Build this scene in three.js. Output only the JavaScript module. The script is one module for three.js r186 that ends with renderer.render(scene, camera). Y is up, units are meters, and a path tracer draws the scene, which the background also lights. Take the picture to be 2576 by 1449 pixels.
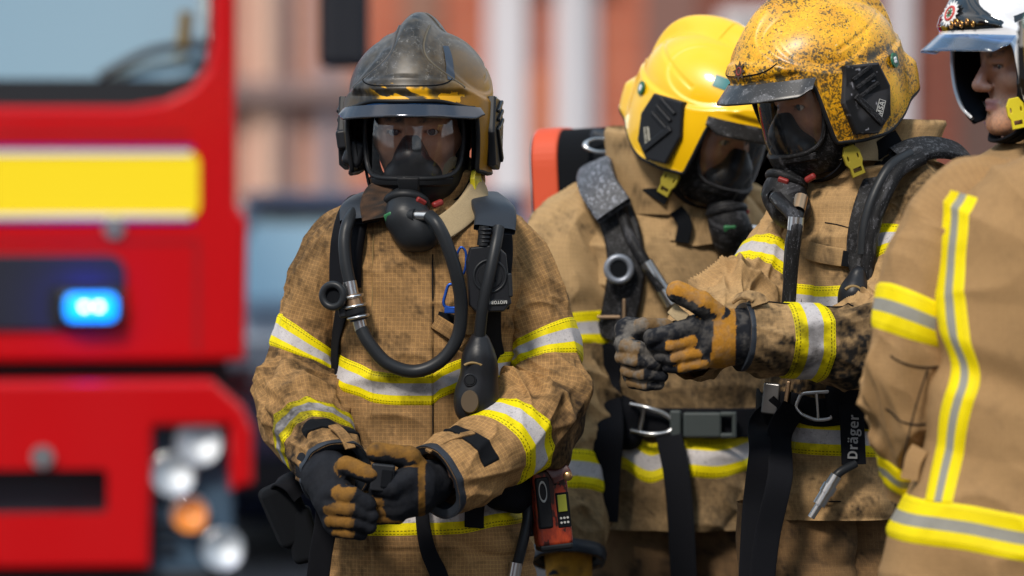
import * as THREE from 'three';
import { mergeGeometries, mergeVertices } from 'three/addons/utils/BufferGeometryUtils.js';
import { RoundedBoxGeometry } from 'three/addons/geometries/RoundedBoxGeometry.js';
import { TextGeometry } from 'three/addons/geometries/TextGeometry.js';
import { FontLoader } from 'three/addons/loaders/FontLoader.js';

// ---------------------------------------------------------------- camera, sky, sun, exposure
const scene = new THREE.Scene();
const FOCAL = 14200, DIST = 10, CAMY = 1.60, AIMY = 1.378;
const camera = new THREE.PerspectiveCamera(2 * Math.atan(724.5 / FOCAL) * 180 / Math.PI, 16 / 9, 0.5, 400);
camera.position.set(0, CAMY, DIST);
camera.lookAt(0, AIMY, 0);
camera.focus = 9.9;
camera.userData.fStop = 2.5;
const renderer = new THREE.WebGLRenderer({ antialias: true });
renderer.toneMapping = THREE.LinearToneMapping;
renderer.toneMappingExposure = 1.62;
renderer.shadowMap.enabled = true;

// hashed value noise, seeded
function hash3(x, y, z) {
  let h = Math.imul(x, 374761393) ^ Math.imul(y, 668265263) ^ Math.imul(z, 2147483647 ^ 974711);
  h = Math.imul(h ^ (h >>> 13), 1274126177); h ^= h >>> 16;
  return (h >>> 0) / 4294967295;
}
function noise(x, y, z) {               // -1 .. 1
  const xi = Math.floor(x), yi = Math.floor(y), zi = Math.floor(z);
  let a = x - xi, b = y - yi, c = z - zi;
  a = a * a * (3 - 2 * a); b = b * b * (3 - 2 * b); c = c * c * (3 - 2 * c);
  const L = (p, q, t) => p + (q - p) * t;
  return 2 * L(L(L(hash3(xi, yi, zi), hash3(xi + 1, yi, zi), a), L(hash3(xi, yi + 1, zi), hash3(xi + 1, yi + 1, zi), a), b),
    L(L(hash3(xi, yi, zi + 1), hash3(xi + 1, yi, zi + 1), a), L(hash3(xi, yi + 1, zi + 1), hash3(xi + 1, yi + 1, zi + 1), a), b), c) - 1;
}
function fbm(x, y, z, o = 4) { let s = 0, a = 0.5; for (let i = 0; i < o; i++) { s += a * noise(x, y, z); x = x * 2.03 + 7.1; y = y * 2.03 + 3.7; z = z * 2.03 + 1.9; a *= 0.5; } return s; }
let seed = 4711;
const rnd = () => { seed = (Math.imul(seed, 1664525) + 1013904223) >>> 0; return seed / 4294967296; };
const clamp = (x, a = 0, b = 1) => Math.min(b, Math.max(a, x));
const sstep = (a, b, x) => { const t = clamp((x - a) / (b - a)); return t * t * (3 - 2 * t); };
const mix = (a, b, t) => a + (b - a) * t;
const R = d => d * Math.PI / 180;
const rdg = q => { const t = 1 - Math.abs(q); return t * t; };
const V = (x, y, z) => new THREE.Vector3(x, y, z);

// a bright sky with broken cloud, computed
{
  const w = 1024, h = 512, d = new Float32Array(w * h * 4);
  for (let j = 0; j < h; j++) for (let i = 0; i < w; i++) {
    const el = (j + 0.5) / h * Math.PI - Math.PI / 2, az = (i + 0.5) / w * Math.PI * 2, k = (j * w + i) * 4;
    const x = Math.cos(el) * Math.cos(az), y = Math.sin(el), z = Math.cos(el) * Math.sin(az);
    const yy = Math.max(y, 0) + 0.12;
    const c = sstep(-0.06, 0.36, fbm(x / yy * 1.3 + 8.4, 1.7, z / yy * 1.3 + 2.6, 5));
    const t = Math.pow(clamp(1 - Math.max(y, 0)), 3);
    const s = [mix(0.38, 0.88, t), mix(0.68, 0.98, t), mix(1.02, 1.08, t)], g = 1.5;
    const cl = [1.5, 1.52, 1.55];
    for (let q = 0; q < 3; q++) d[k + q] = (y < -0.02 ? 0.05 : 0.46 * mix(s[q] * 1.05, cl[q] * g * 0.75, c * 0.95));
    d[k + 3] = 1;
  }
  const sky = new THREE.DataTexture(d, w, h, THREE.RGBAFormat, THREE.FloatType);
  sky.mapping = THREE.EquirectangularReflectionMapping; sky.magFilter = THREE.LinearFilter; sky.minFilter = THREE.LinearFilter; sky.needsUpdate = true;
  scene.background = sky; scene.environment = sky;
}
const sun = new THREE.DirectionalLight(0xfff5e8, 2.2);
sun.position.set(-3.6, 9.5, 8.2); sun.target.position.set(0, 1, 0); sun.castShadow = true; sun.shadow.radius = 22;
Object.assign(sun.shadow.camera, { left: -12, right: 12, top: 12, bottom: -12, near: 0.5, far: 60 }); sun.shadow.mapSize.set(2048, 2048);
scene.add(sun, sun.target);

// ---------------------------------------------------------------- helpers
// point of the place that stands at photo position (px, py) (2576 x 1449) and at depth z metres
const TILT = Math.atan((CAMY - AIMY) / DIST);
function W(px, py, z) {
  const rx = (px - 1288) / FOCAL, ry = -(py - 724.5) / FOCAL, c = Math.cos(TILT), s = Math.sin(TILT);
  const dy = -s + ry * c, dz = -c - ry * s, t = (z - DIST) / dz;
  return V(rx * t, CAMY + dy * t, z);
}
const pxm = z => FOCAL / (DIST - z);    // pixels per metre at depth z
function lin(hex) { const c = new THREE.Color(hex); return [c.r, c.g, c.b]; }
const taken = {};
function numbered(n) { const k = taken[n] = (taken[n] ?? -1) + 1; return k ? `${n}_${String(k).padStart(3, '0')}` : n; }
let ORG = V(0, 0, 0);                   // base of the thing being built: geometry is made in place, then stored relative to it
function thing(name, label, category, base, group) {
  const o = new THREE.Group(); o.name = numbered(name); o.position.copy(base); scene.add(o); ORG = base.clone();
  o.userData = { label, category }; if (group) o.userData.group = group;
  return o;
}
function use(o) { ORG = o.position.clone(); return o; }
function part(name, geo, mat, parent, label) {
  if (Array.isArray(geo)) geo = join(geo);
  geo.translate(-ORG.x, -ORG.y, -ORG.z);
  if (!geo.attributes.normal) geo.computeVertexNormals();
  const m = new THREE.Mesh(geo, mat); m.name = name; m.castShadow = m.receiveShadow = true; parent.add(m);
  if (label) m.userData.label = label;
  return m;
}
function structure(name, geo, mat) { ORG = V(0, 0, 0); const m = part(name, geo, mat, scene); m.name = numbered(name); m.userData.kind = 'structure'; return m; }
function join(list) {
  const gs = list.map(g => { g = g.index ? g.toNonIndexed() : g.clone(); if (!g.attributes.normal) g.computeVertexNormals(); if (!g.attributes.uv) g.setAttribute('uv', new THREE.BufferAttribute(new Float32Array(g.attributes.position.count * 2), 2)); return g; });
  const col = gs.some(g => g.attributes.color);
  for (const g of gs) {
    if (col && !g.attributes.color) g.setAttribute('color', new THREE.BufferAttribute(new Float32Array(g.attributes.position.count * 3).fill(1), 3));
    for (const k of Object.keys(g.attributes)) if (!['position', 'normal', 'uv', 'color'].includes(k)) g.deleteAttribute(k);
  }
  return mergeGeometries(gs);
}
function box(w, h, d, r = 0.003) { return new RoundedBoxGeometry(w, h, d, 2, Math.min(r, w / 2.01, h / 2.01, d / 2.01)); }
const at = (g, p, e) => { if (e) g.applyMatrix4(new THREE.Matrix4().makeRotationFromEuler(new THREE.Euler(R(e[0]), R(e[1]), R(e[2]), 'YXZ'))); g.translate(p.x, p.y, p.z); return g; };
const cyl = (r1, r2, h, n = 28) => new THREE.CylinderGeometry(r1, r2, h, n);
function tube(pts, r, n = 60, k = 12, closed = false) { return new THREE.TubeGeometry(new THREE.CatmullRomCurve3(pts, closed, 'centripetal'), n, r, k, closed); }
// smooth curve of one value through knots [x, y]
function curve1(kn) {
  const n = kn.length, m = [];
  for (let i = 0; i < n; i++) {
    const s0 = i > 0 ? (kn[i][1] - kn[i - 1][1]) / (kn[i][0] - kn[i - 1][0]) : null, s1 = i < n - 1 ? (kn[i + 1][1] - kn[i][1]) / (kn[i + 1][0] - kn[i][0]) : null;
    m.push(s0 === null ? s1 : s1 === null ? s0 : s0 * s1 <= 0 ? 0 : 2 * s0 * s1 / (s0 + s1));
  }
  return x => {
    if (x <= kn[0][0]) return kn[0][1]; if (x >= kn[n - 1][0]) return kn[n - 1][1];
    let i = 0; while (x > kn[i + 1][0]) i++;
    const h = kn[i + 1][0] - kn[i][0], t = (x - kn[i][0]) / h, t2 = t * t, t3 = t2 * t;
    return (2 * t3 - 3 * t2 + 1) * kn[i][1] + (t3 - 2 * t2 + t) * h * m[i] + (-2 * t3 + 3 * t2) * kn[i + 1][1] + (t3 - t2) * h * m[i + 1];
  };
}
// grid surface; uv in metres / cell measured from the middle column
function grid(fn, nu, nv, { cell = 0.058, color, closed = false, skip, flip = false } = {}) {
  const P = [], pos = new Float32Array((nu + 1) * (nv + 1) * 3), uv = new Float32Array((nu + 1) * (nv + 1) * 2), idx = [];
  for (let j = 0; j <= nv; j++) for (let i = 0; i <= nu; i++) { const p = (closed && i === nu) ? P[j * (nu + 1)].clone() : fn(i / nu, j / nv); P.push(p); pos.set([p.x, p.y, p.z], (j * (nu + 1) + i) * 3); }
  const mid = nu >> 1, id = (i, j) => j * (nu + 1) + i; let vv = 0;
  for (let j = 0; j <= nv; j++) {
    if (j) vv += P[id(mid, j)].distanceTo(P[id(mid, j - 1)]);
    let s = 0; for (let i = mid; i <= nu; i++) { if (i > mid) s += P[id(i, j)].distanceTo(P[id(i - 1, j)]); uv[id(i, j) * 2] = s / cell; uv[id(i, j) * 2 + 1] = -vv / cell; }
    s = 0; for (let i = mid - 1; i >= 0; i--) { s -= P[id(i, j)].distanceTo(P[id(i + 1, j)]); uv[id(i, j) * 2] = s / cell; uv[id(i, j) * 2 + 1] = -vv / cell; }
  }
  for (let j = 0; j < nv; j++) for (let i = 0; i < nu; i++) {
    if (skip && skip((i + 0.5) / nu, (j + 0.5) / nv)) continue;
    const a = id(i, j), b = id(i + 1, j), c = id(i + 1, j + 1), d = id(i, j + 1);
    flip ? idx.push(a, b, d, b, c, d) : idx.push(a, d, b, b, d, c);
  }
  const g = new THREE.BufferGeometry();
  g.setAttribute('position', new THREE.BufferAttribute(pos, 3)); g.setAttribute('uv', new THREE.BufferAttribute(uv, 2)); g.setIndex(idx);
  g.computeVertexNormals();
  if (closed) { const N = g.attributes.normal; for (let j = 0; j <= nv; j++) { const a = id(0, j), b = id(nu, j), n = V(N.getX(a) + N.getX(b), N.getY(a) + N.getY(b), N.getZ(a) + N.getZ(b)).normalize(); N.setXYZ(a, n.x, n.y, n.z); N.setXYZ(b, n.x, n.y, n.z); } }
  if (color) { const c = new Float32Array(pos.length); P.forEach((p, k) => c.set(color(p, (k % (nu + 1)) / nu, Math.floor(k / (nu + 1)) / nv), k * 3)); g.setAttribute('color', new THREE.BufferAttribute(c, 3)); }
  return g;
}
// naive surface nets of a distance field
function nets(sdf, lo, hi, cell, color) {
  const nx = Math.ceil((hi.x - lo.x) / cell) + 1, ny = Math.ceil((hi.y - lo.y) / cell) + 1, nz = Math.ceil((hi.z - lo.z) / cell) + 1;
  const f = new Float32Array(nx * ny * nz), I = (i, j, k) => (k * ny + j) * nx + i;
  for (let k = 0; k < nz; k++) for (let j = 0; j < ny; j++) for (let i = 0; i < nx; i++) f[I(i, j, k)] = sdf(lo.x + i * cell, lo.y + j * cell, lo.z + k * cell);
  const vid = new Int32Array(nx * ny * nz).fill(-1), pos = [], idx = [], E = [[0, 1], [2, 3], [4, 5], [6, 7], [0, 2], [1, 3], [4, 6], [5, 7], [0, 4], [1, 5], [2, 6], [3, 7]];
  const c8 = new Float32Array(8);
  for (let k = 0; k < nz - 1; k++) for (let j = 0; j < ny - 1; j++) for (let i = 0; i < nx - 1; i++) {
    let m = 0; for (let q = 0; q < 8; q++) { c8[q] = f[I(i + (q & 1), j + (q >> 1 & 1), k + (q >> 2))]; if (c8[q] < 0) m |= 1 << q; }
    if (m === 0 || m === 255) continue;
    let x = 0, y = 0, z = 0, n = 0;
    for (const [a, b] of E) if ((m >> a & 1) !== (m >> b & 1)) { const t = c8[a] / (c8[a] - c8[b]); x += (a & 1) + t * ((b & 1) - (a & 1)); y += (a >> 1 & 1) + t * ((b >> 1 & 1) - (a >> 1 & 1)); z += (a >> 2) + t * ((b >> 2) - (a >> 2)); n++; }
    vid[I(i, j, k)] = pos.length / 3; pos.push(lo.x + (i + x / n) * cell, lo.y + (j + y / n) * cell, lo.z + (k + z / n) * cell);
  }
  const quad = (a, b, c, d, s) => { if (a < 0 || b < 0 || c < 0 || d < 0) return; s ? idx.push(a, b, c, a, c, d) : idx.push(a, c, b, a, d, c); };
  for (let k = 1; k < nz - 1; k++) for (let j = 1; j < ny - 1; j++) for (let i = 1; i < nx - 1; i++) {
    const v = f[I(i, j, k)] < 0;
    if (v !== f[I(i + 1, j, k)] < 0) quad(vid[I(i, j - 1, k - 1)], vid[I(i, j, k - 1)], vid[I(i, j, k)], vid[I(i, j - 1, k)], v);
    if (v !== f[I(i, j + 1, k)] < 0) quad(vid[I(i - 1, j, k - 1)], vid[I(i - 1, j, k)], vid[I(i, j, k)], vid[I(i, j, k - 1)], v);
    if (v !== f[I(i, j, k + 1)] < 0) quad(vid[I(i - 1, j - 1, k)], vid[I(i, j - 1, k)], vid[I(i, j, k)], vid[I(i - 1, j, k)], v);
  }
  const g = new THREE.BufferGeometry();
  g.setAttribute('position', new THREE.BufferAttribute(new Float32Array(pos), 3)); g.setIndex(idx); g.computeVertexNormals();
  const uv = new Float32Array(pos.length / 3 * 2); for (let i = 0; i < uv.length / 2; i++) { uv[2 * i] = pos[3 * i] * 10; uv[2 * i + 1] = pos[3 * i + 1] * 10; }
  g.setAttribute('uv', new THREE.BufferAttribute(uv, 2));
  if (color) { const c = new Float32Array(pos.length), N = g.attributes.normal; for (let i = 0; i < pos.length / 3; i++) c.set(color(pos[3 * i], pos[3 * i + 1], pos[3 * i + 2], N.getX(i), N.getY(i), N.getZ(i)), 3 * i); g.setAttribute('color', new THREE.BufferAttribute(c, 3)); }
  return g;
}
const smin = (a, b, k) => { const h = Math.max(k - Math.abs(a - b), 0) / k; return Math.min(a, b) - h * h * k * 0.25; };
function capsule(x, y, z, a, b, r1, r2) {
  const bx = b.x - a.x, by = b.y - a.y, bz = b.z - a.z, px = x - a.x, py = y - a.y, pz = z - a.z;
  const t = clamp((px * bx + py * by + pz * bz) / (bx * bx + by * by + bz * bz + 1e-12));
  return Math.hypot(px - bx * t, py - by * t, pz - bz * t) - (r1 + (r2 - r1) * t);
}
function boundsOf(pts, pad) { const b = new THREE.Box3().setFromPoints(pts); b.expandByScalar(pad); return b; }
// blended blob of bones [[a, b, r1, r2], ...]
function blob(bones, k, cell, color) {
  const b = boundsOf(bones.flatMap(q => [q[0], q[1]]), Math.max(...bones.map(q => Math.max(q[2], q[3]))) + 3 * cell);
  return nets((x, y, z) => { let d = 1e9; for (const q of bones) d = smin(d, capsule(x, y, z, q[0], q[1], q[2], q[3]), k); return d; }, b.min, b.max, cell, color);
}
// profile swept along a path with given outward vectors
function strap(pts, ups, width, thick, n = 60) {
  const c = new THREE.CatmullRomCurve3(pts, false, 'centripetal'), cu = new THREE.CatmullRomCurve3(ups, false, 'centripetal');
  const wf = typeof width === 'function' ? width : () => width, r = thick * 0.45;
  return grid((u, v) => {
    const p = c.getPoint(v), t = c.getTangent(v), up = cu.getPoint(v), side = t.clone().cross(up).normalize(), o = side.clone().cross(t).normalize();
    const w = wf(v) / 2, h = thick / 2, a = u * Math.PI * 2, ca = Math.cos(a), sa = Math.sin(a);
    const e = 0.35; return p.add(side.multiplyScalar(w * Math.sign(ca) * Math.pow(Math.abs(ca), e))).add(o.multiplyScalar(h * Math.sign(sa) * Math.pow(Math.abs(sa), e)));
  }, 20, n, { closed: true, cell: 0.05 });
}
// ---------------------------------------------------------------- textures and materials
function tex(w, h, fn, srgb = true, rep = true) {
  const d = new Uint8Array(w * h * 4);
  for (let j = 0; j < h; j++) for (let i = 0; i < w; i++) { const c = fn(i / w, j / h), k = (j * w + i) * 4; d[k] = clamp(c[0]) * 255; d[k + 1] = clamp(c[1]) * 255; d[k + 2] = clamp(c[2]) * 255; d[k + 3] = 255; }
  const t = new THREE.DataTexture(d, w, h); t.magFilter = THREE.LinearFilter; t.minFilter = THREE.LinearMipmapLinearFilter; t.generateMipmaps = true;
  if (rep) t.wrapS = t.wrapT = THREE.RepeatWrapping; if (srgb) t.colorSpace = THREE.SRGBColorSpace; t.needsUpdate = true; return t;
}
// ripstop cloth: eight squares to a tile, pale thread every square
const ripFn = (u, v) => {
  const n = 8, ju = 0.05 * noise(v * 9, 3, 1), jv = 0.05 * noise(u * 9, 8, 1);
  const a = Math.abs(((u * n + ju) % 1 + 1) % 1 - 0.5), b = Math.abs(((v * n + jv) % 1 + 1) % 1 - 0.5);
  const th = Math.max(sstep(0.085, 0.045, a) * (0.72 + 0.28 * noise(v * 40, u * 3, 6)), sstep(0.085, 0.045, b) * (0.72 + 0.28 * noise(u * 40, v * 3, 7)));
  const weave = 0.5 + 0.5 * Math.sin(u * 256 * Math.PI) * Math.sin(v * 256 * Math.PI);
  return [th, weave];
};
const ripstop = tex(512, 512, (u, v) => { const [t, w] = ripFn(u, v), k = 0.64 + 0.06 * w + 0.04 * noise(u * 60, v * 60, 2), th = t * 0.52; return [mix(k, 1.0, th), mix(k, 0.99, th), mix(k, 0.90, th)]; });
const ripstopFaint = tex(512, 512, (u, v) => { const [t, w] = ripFn(u, v), k = 0.70 + 0.06 * w + 0.04 * noise(u * 60, v * 60, 2), th = t * 0.30; return [mix(k, 1.0, th), mix(k, 0.99, th), mix(k, 0.90, th)]; });
const ripBump = tex(512, 512, (u, v) => { const [t, w] = ripFn(u, v), k = 0.4 + 0.2 * w + 0.4 * t; return [k, k, k]; }, false);
const plainWeave = tex(256, 256, (u, v) => { const k = 0.88 + 0.06 * Math.sin(u * 128 * Math.PI) * Math.sin(v * 128 * Math.PI) + 0.04 * noise(u * 40, v * 40, 5); return [k, k, k]; });
const webbing = tex(128, 128, (u, v) => { const k = 0.72 + 0.28 * Math.sin(u * 40 * Math.PI) * Math.sin(v * 40 * Math.PI); return [k, k, k]; });
const tapeTex = tex(512, 128, (u, v) => {
  const e = 0.31, y = v < e || v > 1 - e, q = Math.min(v, 1 - v), n = noise(u * 90, v * 22, 4), g = 0.04 * noise(u * 256, v * 64, 9);
  let c = y ? [0.97 + g, 0.89 + g, 0.03] : [0.80 + g, 0.78 + g, 0.78 + g];
  const st = (Math.abs(q - 0.11) < 0.013 || Math.abs(q - 0.035) < 0.010) && (u * 42) % 1 < 0.62;
  if (st) c = c.map(x => x * 0.45);
  if (n > 0.72) c = c.map(x => x * 0.86);
  return c;
});
const tapeGrey = tex(512, 128, (u, v) => {
  const e = 0.36, y = v < e || v > 1 - e, q = Math.min(v, 1 - v), g = 0.03 * noise(u * 256, v * 64, 9); let c = y ? [0.97 + g, 0.88 + g, 0.03] : [0.60 + g, 0.59 + g, 0.55 + g];
  if (Math.abs(q - 0.12) < 0.010 && (u * 42) % 1 < 0.62) c = c.map(x => x * 0.7); return c;
});
const mat = (o) => new THREE.MeshStandardMaterial(o), pmat = (o) => new THREE.MeshPhysicalMaterial(o);
const lc = (r, g, b) => new THREE.Color().setRGB(r, g, b);
const speckTex = tex(512, 512, (u, v) => {          // black rubber with pale dust specks
  const n = noise(u * 150, v * 150, 3), m = fbm(u * 12, v * 12, 4, 4); let k = 0.13 + 0.04 * m;
  if (n > 0.86) k = 0.62; else if (n > 0.7 && m > 0.05) k += 0.16; if (m > 0.14) k += 0.10 * sstep(0.14, 0.3, m); return [k, k, k * 1.03];
});
const M = {
  cloth: pmat({ map: ripstop, bumpMap: ripBump, bumpScale: 0.0006, roughness: 0.92, vertexColors: true, specularIntensity: 0.3 }),
  clothFaint: pmat({ map: ripstopFaint, bumpMap: ripBump, bumpScale: 0.0005, roughness: 0.92, vertexColors: true, specularIntensity: 0.3 }),
  clothPlain: pmat({ map: plainWeave, roughness: 0.92, vertexColors: true, specularIntensity: 0.3 }),
  tape: pmat({ specularIntensity: 0.35, map: tapeTex, roughness: 0.62, vertexColors: true }),
  tapeGrey: pmat({ specularIntensity: 0.35, map: tapeGrey, roughness: 0.62, vertexColors: true }),
  rubber: pmat({ specularIntensity: 0.55, color: lc(0.009, 0.010, 0.012), roughness: 0.5 }),
  rubberDust: pmat({ specularIntensity: 0.3, map: speckTex, color: lc(0.75, 0.75, 0.78), roughness: 0.55 }),
  plastic: pmat({ specularIntensity: 0.55, color: lc(0.012, 0.013, 0.016), roughness: 0.4 }),
  hose: pmat({ specularIntensity: 0.55, color: lc(0.016, 0.018, 0.021), roughness: 0.42 }),
  web: pmat({ specularIntensity: 0.3, color: lc(0.010, 0.011, 0.016), map: webbing, roughness: 0.85 }),
  pad: pmat({ specularIntensity: 0.55, color: lc(0.022, 0.027, 0.036), roughness: 0.45 }),
  padDust: pmat({ specularIntensity: 0.3, map: speckTex, color: lc(1, 1.05, 1.12), roughness: 0.6 }),
  velcro: pmat({ specularIntensity: 0.3, color: lc(0.006, 0.007, 0.009), roughness: 1 }),
  metal: mat({ color: lc(0.62, 0.62, 0.62), roughness: 0.3, metalness: 1 }),
  brass: mat({ color: lc(0.5, 0.33, 0.2), roughness: 0.4, metalness: 1 }),
  gold: mat({ color: lc(0.22, 0.14, 0.045), roughness: 0.6 }),
  red: mat({ color: lc(0.22, 0.018, 0.015), roughness: 0.5 }),
  green: mat({ color: lc(0.03, 0.16, 0.06), roughness: 0.45 }),
  greenBadge: mat({ color: lc(0.01, 0.12, 0.06), roughness: 0.4 }),
  white: mat({ color: lc(0.75, 0.75, 0.75), roughness: 0.5 }),
  greyPrint: mat({ color: lc(0.42, 0.42, 0.40), roughness: 0.6 }),
  blueAnod: mat({ color: lc(0.02, 0.09, 0.42), roughness: 0.3, metalness: 0.6 }),
  yellowPlastic: mat({ color: lc(0.72, 0.60, 0.02), roughness: 0.45 }),
  yellowDull: mat({ color: lc(0.30, 0.24, 0.015), roughness: 0.6 }),
  dimPrint: mat({ color: lc(0.26, 0.26, 0.26), roughness: 0.7 }),
  lens: pmat({ color: lc(0.98, 0.98, 0.98), transmission: 1, thickness: 0, roughness: 0.03, ior: 1.7 }),
  visor: pmat({ color: lc(0.55, 0.58, 0.62), transmission: 0.75, thickness: 0, roughness: 0.12, ior: 1.6 }),
  visorDust: mat({ map: speckTex, color: lc(1.6, 1.6, 1.6), roughness: 0.35 }),
  hood: mat({ color: lc(0.46, 0.35, 0.20), map: plainWeave, roughness: 0.95 }),
  eyeWhite: mat({ color: lc(0.55, 0.52, 0.50), roughness: 0.2 }),
  iris: mat({ color: lc(0.04, 0.06, 0.08), roughness: 0.15 }),
  skin: pmat({ color: 0xffffff, vertexColors: true, roughness: 0.5 }),
  glove: pmat({ specularIntensity: 0.3, vertexColors: true, roughness: 0.85, map: plainWeave }),
};
// ---------------------------------------------------------------- garments
const SOOT = [0.018, 0.016, 0.015];
// colour of cloth at a point: base, worn pale patches, soot with a ragged edge. stains: [Vector3, radius, strength]
function dirtFn({ base = [0.66, 0.40, 0.16], stains = [], grime = 0.35, sd = 0 }) {
  return p => {
    const n1 = fbm(p.x * 7 + sd, p.y * 7, p.z * 7, 4), n2 = fbm(p.x * 38 + sd, p.y * 38, p.z * 38 + 9, 4), n3 = noise(p.x * 190 + sd, p.y * 190, p.z * 190);
    let s = clamp(grime * (0.42 + 1.5 * n1 + 2.4 * n2 + 0.5 * n3));
    for (const [c, r, k] of stains) { const d = p.distanceTo(c) / r; if (d < 2.2) s = Math.max(s, clamp(k * sstep(1.55, 0.55, d + 1.5 * n2 + 1.1 * n1 + 0.2 * n3))); }
    s = clamp(s + 0.30 * s * n3 + 0.25 * s * n2);
    const pale = 1 + 0.13 * n2 + 0.10 * n1;
    return [0, 1, 2].map(i => mix(base[i] * pale, SOOT[i] * (1.2 + n2), s));
  };
}
class Torso {
  // rows from the neck down: [py, pxLeft, pxRight, z, half depth]
  constructor(rows, { front = 90, disp = null, p = 2.3 } = {}) {
    this.rows = rows.map(([py, l, r, z, b]) => { const A = W(l, py, z), B = W(r, py, z); return { y: A.y, xc: (A.x + B.x) / 2, a: (B.x - A.x) / 2, zc: z, b }; });
    const f = k => curve1(this.rows.map(q => [-q.y, q[k]])); this.f = { a: f('a'), b: f('b'), xc: f('xc'), zc: f('zc') };
    this.front = R(front); this.disp = disp; this.p = p; this.others = [];
    this.y0 = this.rows[0].y; this.y1 = this.rows.at(-1).y;
    const N = 400; this.tab = [[0, this.y0]]; let s = 0, q = null;
    for (let i = 0; i <= N; i++) { const y = mix(this.y0, this.y1, i / N), a = this.f.a(-y); if (q) { s += Math.hypot(a - q[1], y - q[0]); this.tab.push([s, y]); } q = [y, a]; }
    this.len = s; this.yOf = curve1(this.tab.filter((_, i) => i % 8 === 0 || i === N)); 
  }
  vOfY(y) { for (let i = 1; i < this.tab.length; i++) if (this.tab[i][1] <= y) return this.tab[i][0] / this.len; return 1; }
  raw(th, y) {
    const f = this.f, a = f.a(-y), b = f.b(-y), c = Math.cos(th), s = Math.sin(th), e = 2 / this.p;
    const x = Math.sign(c) * Math.pow(Math.abs(c), e), z = Math.sign(s) * Math.pow(Math.abs(s), e), da = (f.a(-y + 0.004) - f.a(-y - 0.004)) / 0.008;
    const n = V(x / a, 0, z / b).normalize(); n.y = clamp(da, -1, 3.5) * 1; n.normalize();
    return [V(f.xc(-y) + a * x, y, f.zc(-y) + b * z), n];
  }
  atY(th, y, off = 0) {
    const [p, n] = this.raw(th, y); let d = off;
    for (const o of this.others) { const k = 0.07, h = Math.max(0, 1 - Math.abs(o.sdf(p)) / k); d += k * 0.13 * h * h; }
    if (this.disp) d += this.disp(th, y, p);
    return p.addScaledVector(n, d);
  }
  at(u, v, off = 0) { return this.atY(this.front + (u - 0.5) * Math.PI * 2, this.yOf(clamp(v) * this.len), off); }
  sdf(p) { const y = clamp(p.y, this.y1, this.y0), f = this.f, a = f.a(-y), b = f.b(-y), q = Math.hypot((p.x - f.xc(-y)) / a, (p.z - f.zc(-y)) / b); return Math.max((q - 1) * Math.min(a, b), p.y - this.y0); }
  // point on the camera side of the surface at a photo position
  on(px, py, lift = 0) {
    let z = this.f.zc(-W(px, py, 0).y) + 0.1, p;
    for (let k = 0; k < 4; k++) { p = W(px, py, z); const f = this.f, a = f.a(-p.y), t = clamp(Math.abs(p.x - f.xc(-p.y)) / a, 0, 0.985); z = f.zc(-p.y) + f.b(-p.y) * Math.pow(1 - Math.pow(t, this.p), 1 / this.p); }
    const th = this.thetaOf(p), [, n] = this.raw(th, p.y); if (this.disp) p.addScaledVector(n, this.disp(th, p.y, p));
    return [p.addScaledVector(n, lift), n];
  }
  thetaOf(p) { const f = this.f, x = (p.x - f.xc(-p.y)) / f.a(-p.y), z = (p.z - f.zc(-p.y)) / f.b(-p.y), g = q => Math.sign(q) * Math.pow(Math.abs(q), this.p / 2); return Math.atan2(g(z), g(x)); }
  geo(nu, nv, color) { return grid((u, v) => this.at(u, v), nu, nv, { closed: true, color }); }
  // band round the torso: ys = [[px, py], ...] sets its middle line as seen, w width in metres; thA..thB range of angle in degrees
  tape(path, w, thA, thB, color, off = 0.0025, nu = 200) {
    const yf = curve1(path.map(([px, py]) => { const [p] = this.on(px, py); return [-this.thetaOf(p), p.y]; }).sort((a, b) => a[0] - b[0]));
    return tapeGeo((u, t, o) => { const th = R(mix(thA, thB, u)); return this.atY(th, yf(-th) + (0.5 - t) * w, off * o); }, nu, color, w);
  }
}
function tapeGeo(fn, nu, color, w, nt = 12) {
  const g = grid((u, t) => fn(u, t, clamp(Math.min(t, 1 - t) * 14)), nu, nt, { color }), uv = g.attributes.uv;
  for (let j = 0; j <= nt; j++) for (let i = 0; i <= nu; i++) { const k = j * (nu + 1) + i; uv.setXY(k, uv.getX(k) * 0.058 / (w * 4), j / nt); }
  return g;
}
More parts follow.
